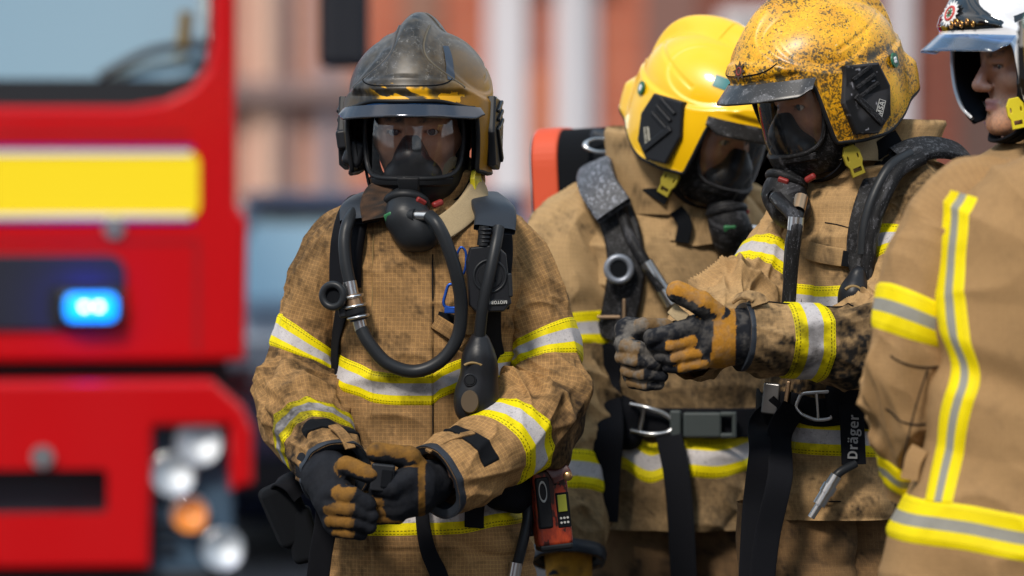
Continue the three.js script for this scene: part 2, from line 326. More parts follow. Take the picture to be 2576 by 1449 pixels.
class Sleeve {
  // pts from the shoulder to the cuff: [px, py, z, radius]
  constructor(pts, { fold = 0.008, elbow = 0.55, sd = 0, bend = 0.012, stiff = [] } = {}) {
    this.c = new THREE.CatmullRomCurve3(pts.map(q => W(q[0], q[1], q[2])), false, 'centripetal'); this.o = { fold, elbow, sd, bend, stiff };
    this.len = this.c.getLength(); const N = 200; this.F = []; let n = null;
    const rk = []; { let s = 0; const P = pts.map(q => W(q[0], q[1], q[2])); let L = 0; for (let i = 1; i < P.length; i++) L += P[i].distanceTo(P[i - 1]); for (let i = 0; i < P.length; i++) { if (i) s += P[i].distanceTo(P[i - 1]); rk.push([s / L, pts[i][3]]); } }
    this.r = curve1(rk);
    for (let i = 0; i <= N; i++) {
      const c = this.c.getPointAt(i / N), t = this.c.getTangentAt(i / N);
      n = (n || V(0, 0, 1)).clone(); n.addScaledVector(t, -n.dot(t)).normalize(); this.F.push([c, t, n, t.clone().cross(n)]);
    }
    this.others = [];
  }
  frame(s) { const x = clamp(s) * 200, i = Math.min(199, Math.floor(x)), f = x - i, A = this.F[i], B = this.F[i + 1]; return [0, 1, 2, 3].map(k => A[k].clone().lerp(B[k], f)); }
  sdf(p) { let d = 1e9; for (let i = 0; i <= 200; i += 5) { const q = p.distanceTo(this.F[i][0]) - this.r(i / 200); if (q < d) d = q; } return d; }
  at(u, s, off = 0) {
    const [c, , n, b] = this.frame(s), ph = (u - 0.5) * Math.PI * 2, r = this.r(s), { fold, elbow, sd, bend, stiff } = this.o;
    const dir = n.multiplyScalar(Math.cos(ph)).addScaledVector(b, Math.sin(ph)), m = s * this.len, ex = Math.cos(ph), ey = Math.sin(ph);
    const e = Math.exp(-Math.pow((s - elbow) / 0.16, 2)), w = 0.55 * noise(ex * 0.8 + sd, ey * 0.8, m * 4);
    const rg = q => { const t = 1 - Math.abs(q); return t * t; }, f1 = rg(noise(ex * 0.85 + sd, ey * 0.85 + w, m * 15 + 1.6 * ex + sd)), f2 = rg(noise(ex * 1.2 + 5 + sd, ey * 1.2, m * 27 + 1.8 * ey + w * 2)), f3 = rg(noise(ex * 0.7 + 9, ey * 0.7 + sd, m * 10 - 2.2 * ex + w * 2)), big = noise(ex * 0.9 + 3, ey * 0.9 + sd, m * 5);
    let d = off + (fold + bend * e) * (1.5 * f1 - 0.5) + (fold * 0.45 + bend * 0.5 * e) * (1.4 * f2 - 0.4) + (fold * 1.3) * (1.2 * f3 - 0.4) + fold * 0.7 * big;
    for (const q of stiff) d = off + (d - off) * mix(0.42, 1, sstep(0.05, 0.11, Math.abs(s - q))); const edge = sstep(1.0, 0.93, s); d = mix(off + (d - off) * 0.35, d, edge);
    const p = c.addScaledVector(dir, r + d);
    for (const o of this.others) { const k = 0.07, h = Math.max(0, 1 - Math.abs(o.sdf(p)) / k); p.addScaledVector(dir, k * 0.13 * h * h); }
    return p;
  }
  geo(nu, nv, color) { return grid((u, v) => this.at(u, v), nu, nv, { closed: true, color }); }
  // tilt = [amount in metres, phase in degrees]
  tape(s, w, tilt, color, u0 = 0, u1 = 1, off = 0.0028) {
    return tapeGeo((u, t, o) => { const uu = mix(u0, u1, u); return this.at(uu, s + ((t - 0.5) * w + tilt[0] * Math.cos((uu - 0.5) * Math.PI * 2 - R(tilt[1]))) / this.len, off * o); }, 120, color, w);
  }
  patch(s, ds, u0, u1, off, n = 40) {    // raised flat patch with thickness
    return grid((u, t) => { const o = Math.min(u, 1 - u) < 0.02 || Math.min(t, 1 - t) < 0.02 ? 0.0 : off; return this.at(mix(u0, u1, u), s + (t - 0.5) * ds / this.len, o); }, n, n, { cell: 0.05 });
  }
  cuff(depth, flare, thick) {           // turned edge and the dark inside of the cuff
    return grid((u, t) => { const q = t * 2; const s = q < 1 ? 1 - depth / this.len * (1 - q) : 1 - depth * 1.6 / this.len * (q - 1); return this.at(u, s, q < 1 ? flare * q + thick * Math.sin(q * Math.PI) : flare * (2 - q) - 0.016 * Math.min(1, (q - 1) * 6)); }, 80, 24, { closed: true, cell: 0.05 });
  }
  end(u, off = 0) { return this.at(u, 1, off); }
}
// stand-up collar: centre, radii, height, open angles (degrees, 90 = camera)
function collarGeo(c, rx, rz, h, a0, a1, { lean = V(0, 0, 0), thick = 0.006, sd = 0, color, flare = 0.1, roll = 0 } = {}) {
  return grid((u, v) => {
    const th = R(mix(a0, a1, u)), t = v < 0.5 ? v * 2 : (1 - v) * 2, inn = v < 0.5 ? 0 : thick;
    const wv = 0.006 * noise(u * 7 + sd, t * 1.3, 2) + 0.003 * Math.abs(noise(u * 16, t * 5, sd));
    const k = 1 + flare * t; const round = sstep(0, 0.06, Math.min(u, 1 - u));
    return V(c.x + (rx * k - inn + wv) * Math.cos(th), c.y + h * t * mix(0.55, 1, round) + roll * Math.cos(th) * 0.05 + 0.006 * noise(u * 5, sd, 1), c.z + (rz * k - inn + wv) * Math.sin(th)).addScaledVector(lean, t);
  }, 110, 30, { color });
}
function legsGeo(hips, feet, color, rs = [0.105, 0.085, 0.075]) {
  return hips.map((h, i) => { const f = feet[i], k = h.clone().lerp(f, 0.48).add(V(0, 0, 0.02)), c = new THREE.CatmullRomCurve3([h, k, f]), r = curve1([[0, rs[0]], [0.5, rs[1]], [1, rs[2]]]);
    return grid((u, v) => { const p = c.getPoint(v), a = u * Math.PI * 2, y = p.y; const d = 0.006 * (Math.abs(noise(Math.cos(a) * 1.2 + i * 9, Math.sin(a) * 1.2, y * 13)) * 2 - 0.5) + 0.006 * noise(Math.cos(a) + 4, Math.sin(a) + i * 5, y * 3); return V(p.x + (r(v) + d) * Math.cos(a), y, p.z + (r(v) + d) * Math.sin(a)); }, 90, 110, { closed: true, color }); });
}
function bootGeo(f, yaw) {
  const b = [[V(0, 0.10, -0.03), V(0, 0.22, -0.03), 0.062, 0.068], [V(0, 0.055, -0.05), V(0, 0.05, 0.16), 0.055, 0.045]];
  const g = nets((x, y, z) => Math.max(smin(capsule(x, y, z, ...b[0]), capsule(x, y, z, ...b[1]), 0.04), -y + 0.004), V(-0.1, -0.02, -0.15), V(0.1, 0.32, 0.24), 0.012);
  g.rotateY(yaw); g.translate(f.x, 0, f.z); return g;
}
// ---------------------------------------------------------------- head, hands
function headM(px, py, z, yaw, pitch, roll = 0) { const p = W(px, py, z); return new THREE.Matrix4().makeTranslation(p.x, p.y, p.z).multiply(new THREE.Matrix4().makeRotationFromEuler(new THREE.Euler(R(pitch), R(yaw), R(roll), 'YXZ'))); }
function ell(x, y, z, cx, cy, cz, a, b, c) { const X = (x - cx) / a, Y = (y - cy) / b, Z = (z - cz) / c, k = Math.hypot(X, Y, Z); return (k - 1) * Math.min(a, b, c) * (k > 1 ? 1 : 1); }
const v3 = (x, y, z) => ({ x, y, z });
const headSdf = lid => (x, y, z) => {
  const ax = Math.abs(x); let d = ell(x, y, z, 0, 0.035, -0.012, 0.075, 0.105, 0.096);
  d = smin(d, capsule(x, y, z, v3(0, 0, 0.022), v3(0, -0.082, 0.042), 0.062, 0.040), 0.03);
  d = smin(d, capsule(ax, y, z, v3(0.056, -0.035, 0.0), v3(0.018, -0.106, 0.062), 0.022, 0.017), 0.03);
  d = smin(d, capsule(x, y, z, v3(-0.008, -0.110, 0.070), v3(0.008, -0.110, 0.070), 0.016, 0.016), 0.02);
  d = smin(d, capsule(ax, y, z, v3(0.044, -0.026, 0.058), v3(0.06, -0.018, 0.03), 0.020, 0.016), 0.025);
  d = smin(d, capsule(ax, y, z, v3(0.012, 0.018, 0.079), v3(0.046, 0.017, 0.066), 0.0125, 0.010), 0.018);
  const so = Math.hypot(ax - 0.033, (y + 0.002) * 1.25, z - 0.096) - 0.019; d = -smin(-d, so, 0.014);
  d = smin(d, capsule(x, y, z, v3(0, 0.008, 0.084), v3(0, -0.036, 0.1075), 0.0085, 0.0125), 0.010);
  d = smin(d, capsule(ax, y, z, v3(0.010, -0.041, 0.097), v3(0.013, -0.041, 0.093), 0.0085, 0.007), 0.008);
  d = smin(d, capsule(ax, y, z, v3(0, -0.067, 0.0885), v3(0.021, -0.0715, 0.078), 0.0075, 0.003), 0.006);
  d = smin(d, capsule(ax, y, z, v3(0, -0.079, 0.0865), v3(0.019, -0.0755, 0.077), 0.0085, 0.003), 0.006);
  d = -smin(-d, capsule(ax, y, z, v3(0, -0.0733, 0.0975), v3(0.023, -0.0738, 0.083), 0.0018, 0.0012), 0.004);
  d = smin(d, capsule(ax, y, z, v3(0.018, 0.0072 - lid * 0.0022, 0.0840), v3(0.048, 0.0046 - lid * 0.0018, 0.0730), 0.0050 + lid * 0.0014, 0.0045 + lid * 0.0012), 0.006);
  d = smin(d, capsule(ax, y, z, v3(0.020, -0.0125 + lid * 0.0018, 0.0800), v3(0.045, -0.0115 + lid * 0.0016, 0.0720), 0.0042 + lid * 0.0012, 0.0036 + lid * 0.001), 0.007);
  const er = Math.hypot((ax - 0.080 + z * 0.15) / 0.012, (y + 0.008) / 0.034, (z + 0.008) / 0.021) - 1; d = smin(d, er * 0.011, 0.008);
  d = smin(d, capsule(x, y, z, v3(0, -0.06, -0.03), v3(0, -0.17, -0.05), 0.055, 0.050), 0.03);
  return d;
};
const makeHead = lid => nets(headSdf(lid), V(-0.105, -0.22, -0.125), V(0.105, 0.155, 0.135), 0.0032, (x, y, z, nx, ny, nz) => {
  const n = fbm(x * 60, y * 60, z * 60, 3) + 0.35 * noise(x * 330, y * 330, z * 330), ax = Math.abs(x); let c = [0.56 * (1 + 0.14 * n), 0.285 * (1 + 0.24 * n), 0.17 * (1 + 0.26 * n)];
  const lip = sstep(0.013, 0.006, Math.abs(y + 0.073)) * sstep(0.024, 0.016, ax) * (z > 0.07 ? 1 : 0); c = [mix(c[0], 0.42, lip), mix(c[1], 0.17, lip), mix(c[2], 0.14, lip)];
  const brow = sstep(0.008, 0.003, Math.abs(y - 0.019 - (ax - 0.03) * 0.1)) * sstep(0.010, 0.014, ax) * sstep(0.056, 0.048, ax) * (z > 0.05 ? 1 : 0) * (0.7 + n); c = c.map(q => mix(q, 0.05, clamp(brow)));
  const lashShade = sstep(0.0042, 0.0015, Math.abs(y + 0.002)) * sstep(0.017, 0.021, ax) * sstep(0.050, 0.045, ax) * (z > 0.064 ? 0.85 : 0); c = c.map(q => mix(q, 0.03, lashShade));  // lash line, with the shade of the eye slit painted in
  const hair = (y > 0.07 - z * 0.2 && z < 0.075) || (z < -0.015 && y > -0.06 && ax < 0.078); if (hair) c = [0.03, 0.022, 0.016];
  const st = y < -0.05 && z > -0.01 && !lip ? clamp(0.22 + 0.8 * noise(x * 500, y * 500, z * 500)) * 0.6 * sstep(-0.045, -0.065, y) : 0; c = c.map((q, i) => mix(q, [0.16, 0.13, 0.12][i], st));
  const nose = sstep(0.09, 0.11, z) * 0.25 + sstep(0.05, 0.03, Math.hypot(ax - 0.045, y + 0.03)) * 0.2; c = [c[0], c[1] * (1 - 0.35 * nose), c[2] * (1 - 0.35 * nose)];
  return c;
});
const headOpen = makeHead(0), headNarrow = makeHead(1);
// the whole figure under the clothes: head on its own fine mesh, trunk and limbs as one blended skin
function addBody(parent, Mh, j) {
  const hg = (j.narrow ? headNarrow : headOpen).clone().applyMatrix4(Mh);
  const nk = V(0, -0.13, -0.035).applyMatrix4(Mh);
  const bones = [[nk, j.chest, 0.048, 0.055], [j.chest, j.pelvis, 0.07, 0.09], ...j.sleeves.flatMap(s => [0, 0.2, 0.35, 0.5, 0.6, 0.7, 0.85, 0.99].map((t, i, a) => i ? [s.frame(a[i - 1])[0], s.frame(t)[0], 0.036 - i * 0.0015, 0.036 - i * 0.0015] : [j.chest, s.frame(0)[0], 0.04, 0.03])), ...j.feet.map(f => [j.pelvis.clone().lerp(V(f.x, j.pelvis.y, f.z), 0.8), V(f.x, 0.1, f.z), 0.075, 0.045])];
  const col = () => [0.48, 0.28, 0.2], bg = blob(bones, 0.02, 0.02, col);
  const body = part('body', [hg, bg], M.skin, parent);
  for (const s of [-1, 1]) {
    const e = new THREE.SphereGeometry(0.0122, 24, 18); e.translate(s * 0.033, -0.002, 0.0695); part('eye', e.applyMatrix4(Mh), M.eyeWhite, body);
    const i = new THREE.SphereGeometry(0.0066, 20, 14); i.scale(1, 1, 0.42); i.translate(s * 0.0325 + (j.look || 0), -0.002, 0.0798); part('iris', i.applyMatrix4(Mh), M.iris, body);
  }
  return body;
}
// gloved hand. palm: bones; fingers: { j: joints, r, thumb }
const TAN = [0.29, 0.14, 0.028], BLK = [0.016, 0.018, 0.024];
function gloveGeo({ palm, fingers, tan = TAN, grime = 0.4, dust = 0, cell = 0.0027, palmTan = null }) {
  const pb = palm.map(q => [q[0], q[1], q[2], q[3] ?? q[2]]);
  const all = pb.flatMap(q => [q[0], q[1]]).concat(fingers.flatMap(f => f.j)), b = boundsOf(all, 0.045);
  const fd = (f, x, y, z) => { let d = 1e9; for (let i = 0; i < f.j.length - 1; i++) d = smin(d, capsule(x, y, z, f.j[i], f.j[i + 1], f.r * (1.06 - 0.05 * i), f.r * (1.01 - 0.05 * i)), 0.004); return d; };
  const pd = (x, y, z) => { let d = 1e9; for (const q of pb) d = smin(d, capsule(x, y, z, ...q), 0.02); return d; };
  const sdf = (x, y, z) => { let d = 1e9; for (const f of fingers) { const q = fd(f, x, y, z); d = smin(d, q, 0.0025); } return smin(d, pd(x, y, z), 0.010) + 0.0009 * noise(x * 90, y * 90, z * 90) + 0.0005 * noise(x * 240, y * 240, z * 240); };
  return nets(sdf, b.min, b.max, cell, (x, y, z, nx, ny, nz) => {
    const n = fbm(x * 70, y * 70, z * 70, 4), n2 = noise(x * 300, y * 300, z * 300); let best = pd(x, y, z) - 0.002, c = BLK;
    if (palmTan && palmTan(x, y, z)) c = tan;
    for (const f of fingers) for (let i = 0; i < f.j.length - 1; i++) {
      const q = capsule(x, y, z, f.j[i], f.j[i + 1], f.r, f.r); if (q < best) { best = q; const a = f.j[i], bb = f.j[i + 1], t = clamp(((x - a.x) * (bb.x - a.x) + (y - a.y) * (bb.y - a.y) + (z - a.z) * (bb.z - a.z)) / a.distanceToSquared(bb));
        c = f.thumb ? ((ny < -0.25 || (i === 0 && t < 0.3)) ? BLK : tan) : ((i === (f.tanSeg ?? 0)) && ny > -0.72 && ny < 0.86 ? tan : BLK); }
    }
    let g = clamp(grime * (0.4 + 2.2 * n)); if (c === BLK) g *= 0.3;
    let o = c.map((q, i) => mix(q * (1 + 0.35 * n), 0.02, g));
    const du = dust * clamp(0.35 + 2.4 * n + 0.5 * n2); o = o.map((q, i) => mix(q, [0.42, 0.38, 0.33][i], clamp(du, 0, 0.7)));
    return o;
  });
}
const paint = (g, f) => { const P = g.attributes.position, c = new Float32Array(P.count * 3); for (let i = 0; i < P.count; i++) c.set(f(V(P.getX(i), P.getY(i), P.getZ(i))), i * 3); g.setAttribute('color', new THREE.BufferAttribute(c, 3)); return g; };
// ---------------------------------------------------------------- helmet (local: eyes at y = 0, +z forward, +x the wearer's left)
function helmetEdge(ph) {               // lower edge of the shell by angle from the front
  const a = Math.abs(ph) * 180 / Math.PI;
  return a < 57 ? mix(0.054, 0.040, sstep(20, 57, a)) : a < 66 ? mix(0.040, -0.072, sstep(57, 66, a)) : a < 100 ? mix(-0.072, -0.078, sstep(66, 85, a)) : mix(-0.078, -0.020, sstep(100, 165, a));
}
function helmetPoint(u, v, off = 0, crest = true) {
  const ph = (u - 0.5) * Math.PI * 2, cp = Math.cos(ph), sp = Math.sin(ph), Rx = 0.1285, Rz = cp > 0 ? 0.160 : 0.150, y0 = 0.062, H = 0.116;
  let rho, y; const vd = Math.min(1, v / 0.6), ps = vd * Math.PI / 2;
  if (v < 0.6) { rho = Math.pow(Math.sin(ps), 0.94); y = y0 + H * Math.cos(ps); } else { const t = (v - 0.6) / 0.4; rho = 1; y = mix(y0, helmetEdge(ph), t); }
  const below = clamp((y0 - y) / 0.13); rho *= 1 - 0.06 * below * below + 0.03 * Math.sin(Math.PI * below);
  const p = V(rho * Rx * sp, y, rho * Rz * cp), n = V(p.x / (Rx * Rx), v < 0.6 ? (y - y0) / (H * H) : 0, p.z / (Rz * Rz)).normalize();
  let d = off;
  if (crest) {
    const ax = Math.abs(p.x), front = cp > 0;
    const w = front ? 0.023 + 0.072 * Math.pow(sstep(0.40, 1.0, vd), 1.8) : 0.026, h = front ? 0.029 * (1 - 0.74 * sstep(0.05, 0.75, vd)) : 0.029 * (1 - 0.8 * sstep(0.35, 0.95, vd));
    if (v < 0.62) d += h * sstep(w + mix(0.024, 0.009, sstep(0.15, 0.6, vd)), w - mix(0.022, 0.006, sstep(0.15, 0.6, vd)), ax) * (front ? sstep(1.0, 0.93, vd) * 0.8 + 0.2 * sstep(1.0, 0.93, vd) : 1);
    // raised lower band over brow and ears, with a stepped edge
    const bowl = Math.hypot((p.z - 0.035) / 0.085, (y - 0.115) / 0.055); if (ax > 0.035 && v < 0.6) d -= 0.0035 * sstep(1.0, 0.86, bowl) * sstep(0.035, 0.06, ax);
    const line = 0.080 + 0.012 * Math.cos(2 * ph) - 0.018 * sstep(0.6, 1.4, Math.abs(ph)); d += 0.0055 * sstep(line + 0.007, line - 0.003, y);
    d += 0.006 * sstep(0.8, 0.2, Math.abs(ph)) * sstep(0.085, 0.055, y);          // brow lip
    const bk = Math.PI - Math.abs(ph); d += 0.016 * sstep(0.75, 0.45, bk) * sstep(0.05, 0.02, y) * sstep(-0.06, -0.02, y);
    const rib = Math.abs(y - 0.105 + 0.30 * (p.z + 0.03)); if (ax > 0.06 && p.z < 0.03) d -= 0.0016 * sstep(0.006, 0.002, rib);
  }
  return p.addScaledVector(n, d);
}
function rawUV(g, nu, nv) { const uv = g.attributes.uv; for (let j = 0; j <= nv; j++) for (let i = 0; i <= nu; i++) uv.setXY(j * (nu + 1) + i, i / nu, j / nv); return g; }
const shellRaw = rawUV(grid((u, v) => helmetPoint(u, v), 280, 150, { closed: true }), 280, 150);
const linerRaw = grid((u, v) => helmetPoint(u, v * 0.985, -0.011, false), 100, 50, { closed: true });
const helmetTex = (fn, w = 1024, h = 512) => tex(w, h, (u, v) => fn(helmetPoint(u, v), u, v), true, false);
const font = await new FontLoader().loadAsync('fonts/droid/droid_sans_bold.typeface.json');
function text(s, size, depth = 0.0006) { const g = new TextGeometry(s, { font, size, depth, curveSegments: 4, bevelEnabled: false }); g.computeBoundingBox(); const b = g.boundingBox; g.translate(-(b.min.x + b.max.x) / 2, -(b.min.y + b.max.y) / 2, 0); return g; }
function sideBasis(s) {                 // plate plane: X -> forward, Y -> up, Z -> outward on side s; keeps lettering readable
  return s > 0 ? new THREE.Matrix4().makeBasis(V(0, 0, -1), V(0, 1, 0), V(1, 0, 0)) : new THREE.Matrix4().makeBasis(V(0, 0, 1), V(0, 1, 0), V(-1, 0, 0));
}
// o: shell, peak materials; label; lettering on the side plates; badge; strapSide
function addHelmet(parent, Mh, o) {
  const G = g => g.applyMatrix4(Mh);
  const shell = part('helmet', G(shellRaw.clone()), o.shell, parent, o.label);
  part('liner', G(linerRaw.clone()), M.velcro, shell);
  const rim = []; for (let i = 0; i <= 160; i++) rim.push(helmetPoint(i / 160, 1, -0.003)); part('rim', G(new THREE.TubeGeometry(new THREE.CatmullRomCurve3(rim.slice(0, 160), true), 320, 0.0042, 8, true)), o.rim || M.rubber, shell);
  // peak of the drawn-up visor
  const pk = (u, v) => { const ph = R(mix(-61, 61, u)), t = v < 0.5 ? v * 2 : 2 - v * 2, th = v < 0.5 ? 0 : -0.003, k = o.peakOut ?? 0.010, e = sstep(0, 0.08, Math.min(u, 1 - u)); const r = 1.045 + (k * t + th + 0.006) / 0.15; return V(0.1285 * r * Math.sin(ph), (o.peakY ?? 0.060) - (o.peakH ?? 0.030) * t * mix(0.6, 1, e) - 0.016 * (1 - Math.cos(ph)), 0.160 * r * Math.cos(ph) + (o.peakFwd ?? 0) * t); };
  part('visor', G(grid(pk, 90, 16, { cell: 0.2 })), o.peak, shell, o.peakLabel);
  const inner = (u, v) => { const ph = R(mix(-60, 60, u)); return V(0.1285 * 1.03 * Math.sin(ph), 0.064 - 0.022 * v - 0.012 * (1 - Math.cos(ph)), 0.160 * 1.05 * Math.cos(ph)); };
  if (o.inner) part('inner_visor', G(grid(inner, 60, 6)), o.inner, shell);
  for (const s of [-1, 1]) {
    const B = sideBasis(s), S = new THREE.Shape(), q = s > 0 ? -1 : 1;      // q: forward in plate coordinates
    const pts = [[0.030, 0.055], [-0.034, 0.046], [-0.047, 0.004], [-0.036, -0.044], [-0.006, -0.068], [0.034, -0.060], [0.047, -0.004]].map(([f, y]) => [f * q, y]);
    pts.forEach(([x, y], i) => i ? S.lineTo(x, y) : S.moveTo(x, y)); S.closePath();
    const place = (g, d = 0.129) => { g.translate(0, 0, d); return G(g.applyMatrix4(B)); };
    const plate = part('side_plate', place(new THREE.ExtrudeGeometry(S, { depth: 0.008, bevelEnabled: true, bevelThickness: 0.004, bevelSize: 0.004, bevelSegments: 3 })), o.plate || M.plastic, shell);
    const bits = []; for (let k = 0; k < 3; k++) { const g = box(0.046, 0.007, 0.006, 0.002); g.rotateZ(-q * 0.35); g.translate(q * (0.004 - 0.004 * k), 0.040 - 0.016 * k, 0.1435); bits.push(G(g.applyMatrix4(B))); }
    const dg = box(0.013, 0.074, 0.006, 0.0025); dg.rotateZ(q * -0.62); dg.translate(q * 0.004, -0.026, 0.143); dg.applyMatrix4(B); bits.push(G(dg));
    part('clip_rib', bits, o.plate || M.plastic, shell);
    if (o.markPlate) {
      const rot = g => { g.rotateZ(q * -1.05); g.translate(-q * 0.020, -0.030, 0.1412); return G(g.applyMatrix4(B)); };
      part('label_plate', rot(box(0.034, 0.012, 0.0016, 0.001)), mat({ color: lc(0.42, 0.40, 0.33), roughness: 0.6 }), shell); const tx = text(o.markPlate, 0.0062, 0.0008); tx.translate(0, 0, 0.0009); part('lettering', rot(tx), M.velcro, shell);
    }
    if (o.mark) {
      const fr = [[0.031, 0.0012, 0, 0.0065], [0.031, 0.0012, 0, -0.0065], [0.0012, 0.013, 0.0155, 0], [0.0012, 0.013, -0.0155, 0]].map(([w, h, x, y]) => { const g = new THREE.BoxGeometry(w, h, 0.001); g.translate(x, y, 0); return g; });
      const L = join([text(o.mark, 0.0095, 0.001), ...fr]); L.rotateZ(q * -1.05 + (s < 0 ? 0 : 0)); L.translate(-q * 0.020, -0.030, 0.1412); part('lettering', G(L.applyMatrix4(B)), M.greyPrint, shell);
    }
    // round badge behind the plate
    const bp = helmetPoint(0.5 + s * 0.335, 0.66, 0.004), bn = V(bp.x, 0, bp.z).normalize(), bq = new THREE.Quaternion().setFromUnitVectors(V(0, 0, 1), bn);
    const disc = cyl(0.013, 0.0135, 0.003, 32).rotateX(Math.PI / 2); disc.applyQuaternion(bq); disc.translate(bp.x, bp.y, bp.z); part('badge', G(disc), M.greenBadge, shell);
    const cross = []; for (let k = 0; k < 4; k++) { const g = new THREE.SphereGeometry(0.0034, 12, 8); g.scale(1, 1, 0.3); const a = k * Math.PI / 2 + 0.78; g.translate(0.0035 * Math.cos(a), 0.0035 * Math.sin(a), 0.0018); cross.push(g); }
    const cg = join(cross); cg.applyQuaternion(bq); cg.translate(bp.x, bp.y, bp.z); part('badge_star', G(cg), M.white, shell);
  }
  return shell;
}
// chin strap with its yellow clip on side s
function addChinStrap(shell, Mh, s, drop = 0, fwd = 0, dull = false) {
  const pts = [V(s * 0.100, -0.05, 0.02), V(s * 0.096, -0.085, 0.030), V(s * 0.078, -0.118, 0.04), V(s * 0.04, -0.138, 0.055), V(0, -0.142, 0.06), V(-s * 0.04, -0.138, 0.055), V(-s * 0.078, -0.115, 0.04), V(-s * 0.098, -0.06, 0.02)];
  const ups = pts.map(p => V(p.x, p.y * 0.7, 0.02).normalize());
  part('chin_strap', strap(pts, ups, 0.018, 0.004, 50).applyMatrix4(Mh), M.web, shell);
  const S = new THREE.Shape(); [[-0.008, 0.026], [0.008, 0.026], [0.015, 0.014], [0.015, -0.004], [0.011, -0.012], [0.011, -0.028], [-0.011, -0.028], [-0.011, -0.012], [-0.015, -0.004], [-0.015, 0.014]].forEach(([x, y], i) => i ? S.lineTo(x, y) : S.moveTo(x, y)); S.closePath();
  const hole = new THREE.Path(); [[-0.008, -0.014], [0.008, -0.014], [0.008, -0.022], [-0.008, -0.022]].forEach(([x, y], i) => i ? hole.lineTo(x, y) : hole.moveTo(x, y)); hole.closePath(); S.holes.push(hole);
  for (const k of [-1, 1]) { const h = new THREE.Path(); h.absellipse(k * 0.0095, 0.005, 0.0026, 0.006, 0, Math.PI * 2); S.holes.push(h); }
  const g = new THREE.ExtrudeGeometry(S, { depth: 0.006, bevelEnabled: true, bevelThickness: 0.0015, bevelSize: 0.0012, bevelSegments: 2 });
  g.rotateZ(s * 0.15); g.rotateY(s * Math.PI / 2 * 0.85); g.translate(s * (0.102 - fwd * 0.25), -0.098 - drop, 0.034 + fwd); part('buckle', g.applyMatrix4(Mh), dull ? M.yellowDull : M.yellowPlastic, shell);
}
// ---------------------------------------------------------------- full face mask and demand valve
const maskW = curve1([[-0.045, 0.090], [0, 0.092], [0.05, 0.090], [0.085, 0.084], [0.11, 0.070], [0.128, 0.050]]);
const maskZ = curve1([[-0.045, 0.118], [0, 0.126], [0.05, 0.128], [0.085, 0.124], [0.11, 0.116], [0.128, 0.106]]);
function maskPoint(a, y, off = 0) { const w = maskW(-y) + off, f = maskZ(-y) + off, z0 = 0.012; return V(w * Math.sin(a), y, z0 + (f - z0) * Math.pow(Math.max(0, Math.cos(a)), 0.8)); }
const LENS = { a: 1.20, t: 0.040, b: -0.083 };
function lensPath(k, grow = 0) { const t = k * Math.PI * 2, e = 0.42, c = Math.cos(t), s = Math.sin(t); const X = Math.sign(c) * Math.pow(Math.abs(c), e), Y = Math.sign(s) * Math.pow(Math.abs(s), e); const ym = (LENS.t + LENS.b) / 2, yh = (LENS.t - LENS.b) / 2; const narrow = 1 - 0.16 * clamp(-(Y * 0.5)); return [(LENS.a + grow) * X * narrow, ym + (yh + grow * 0.08) * Y]; }
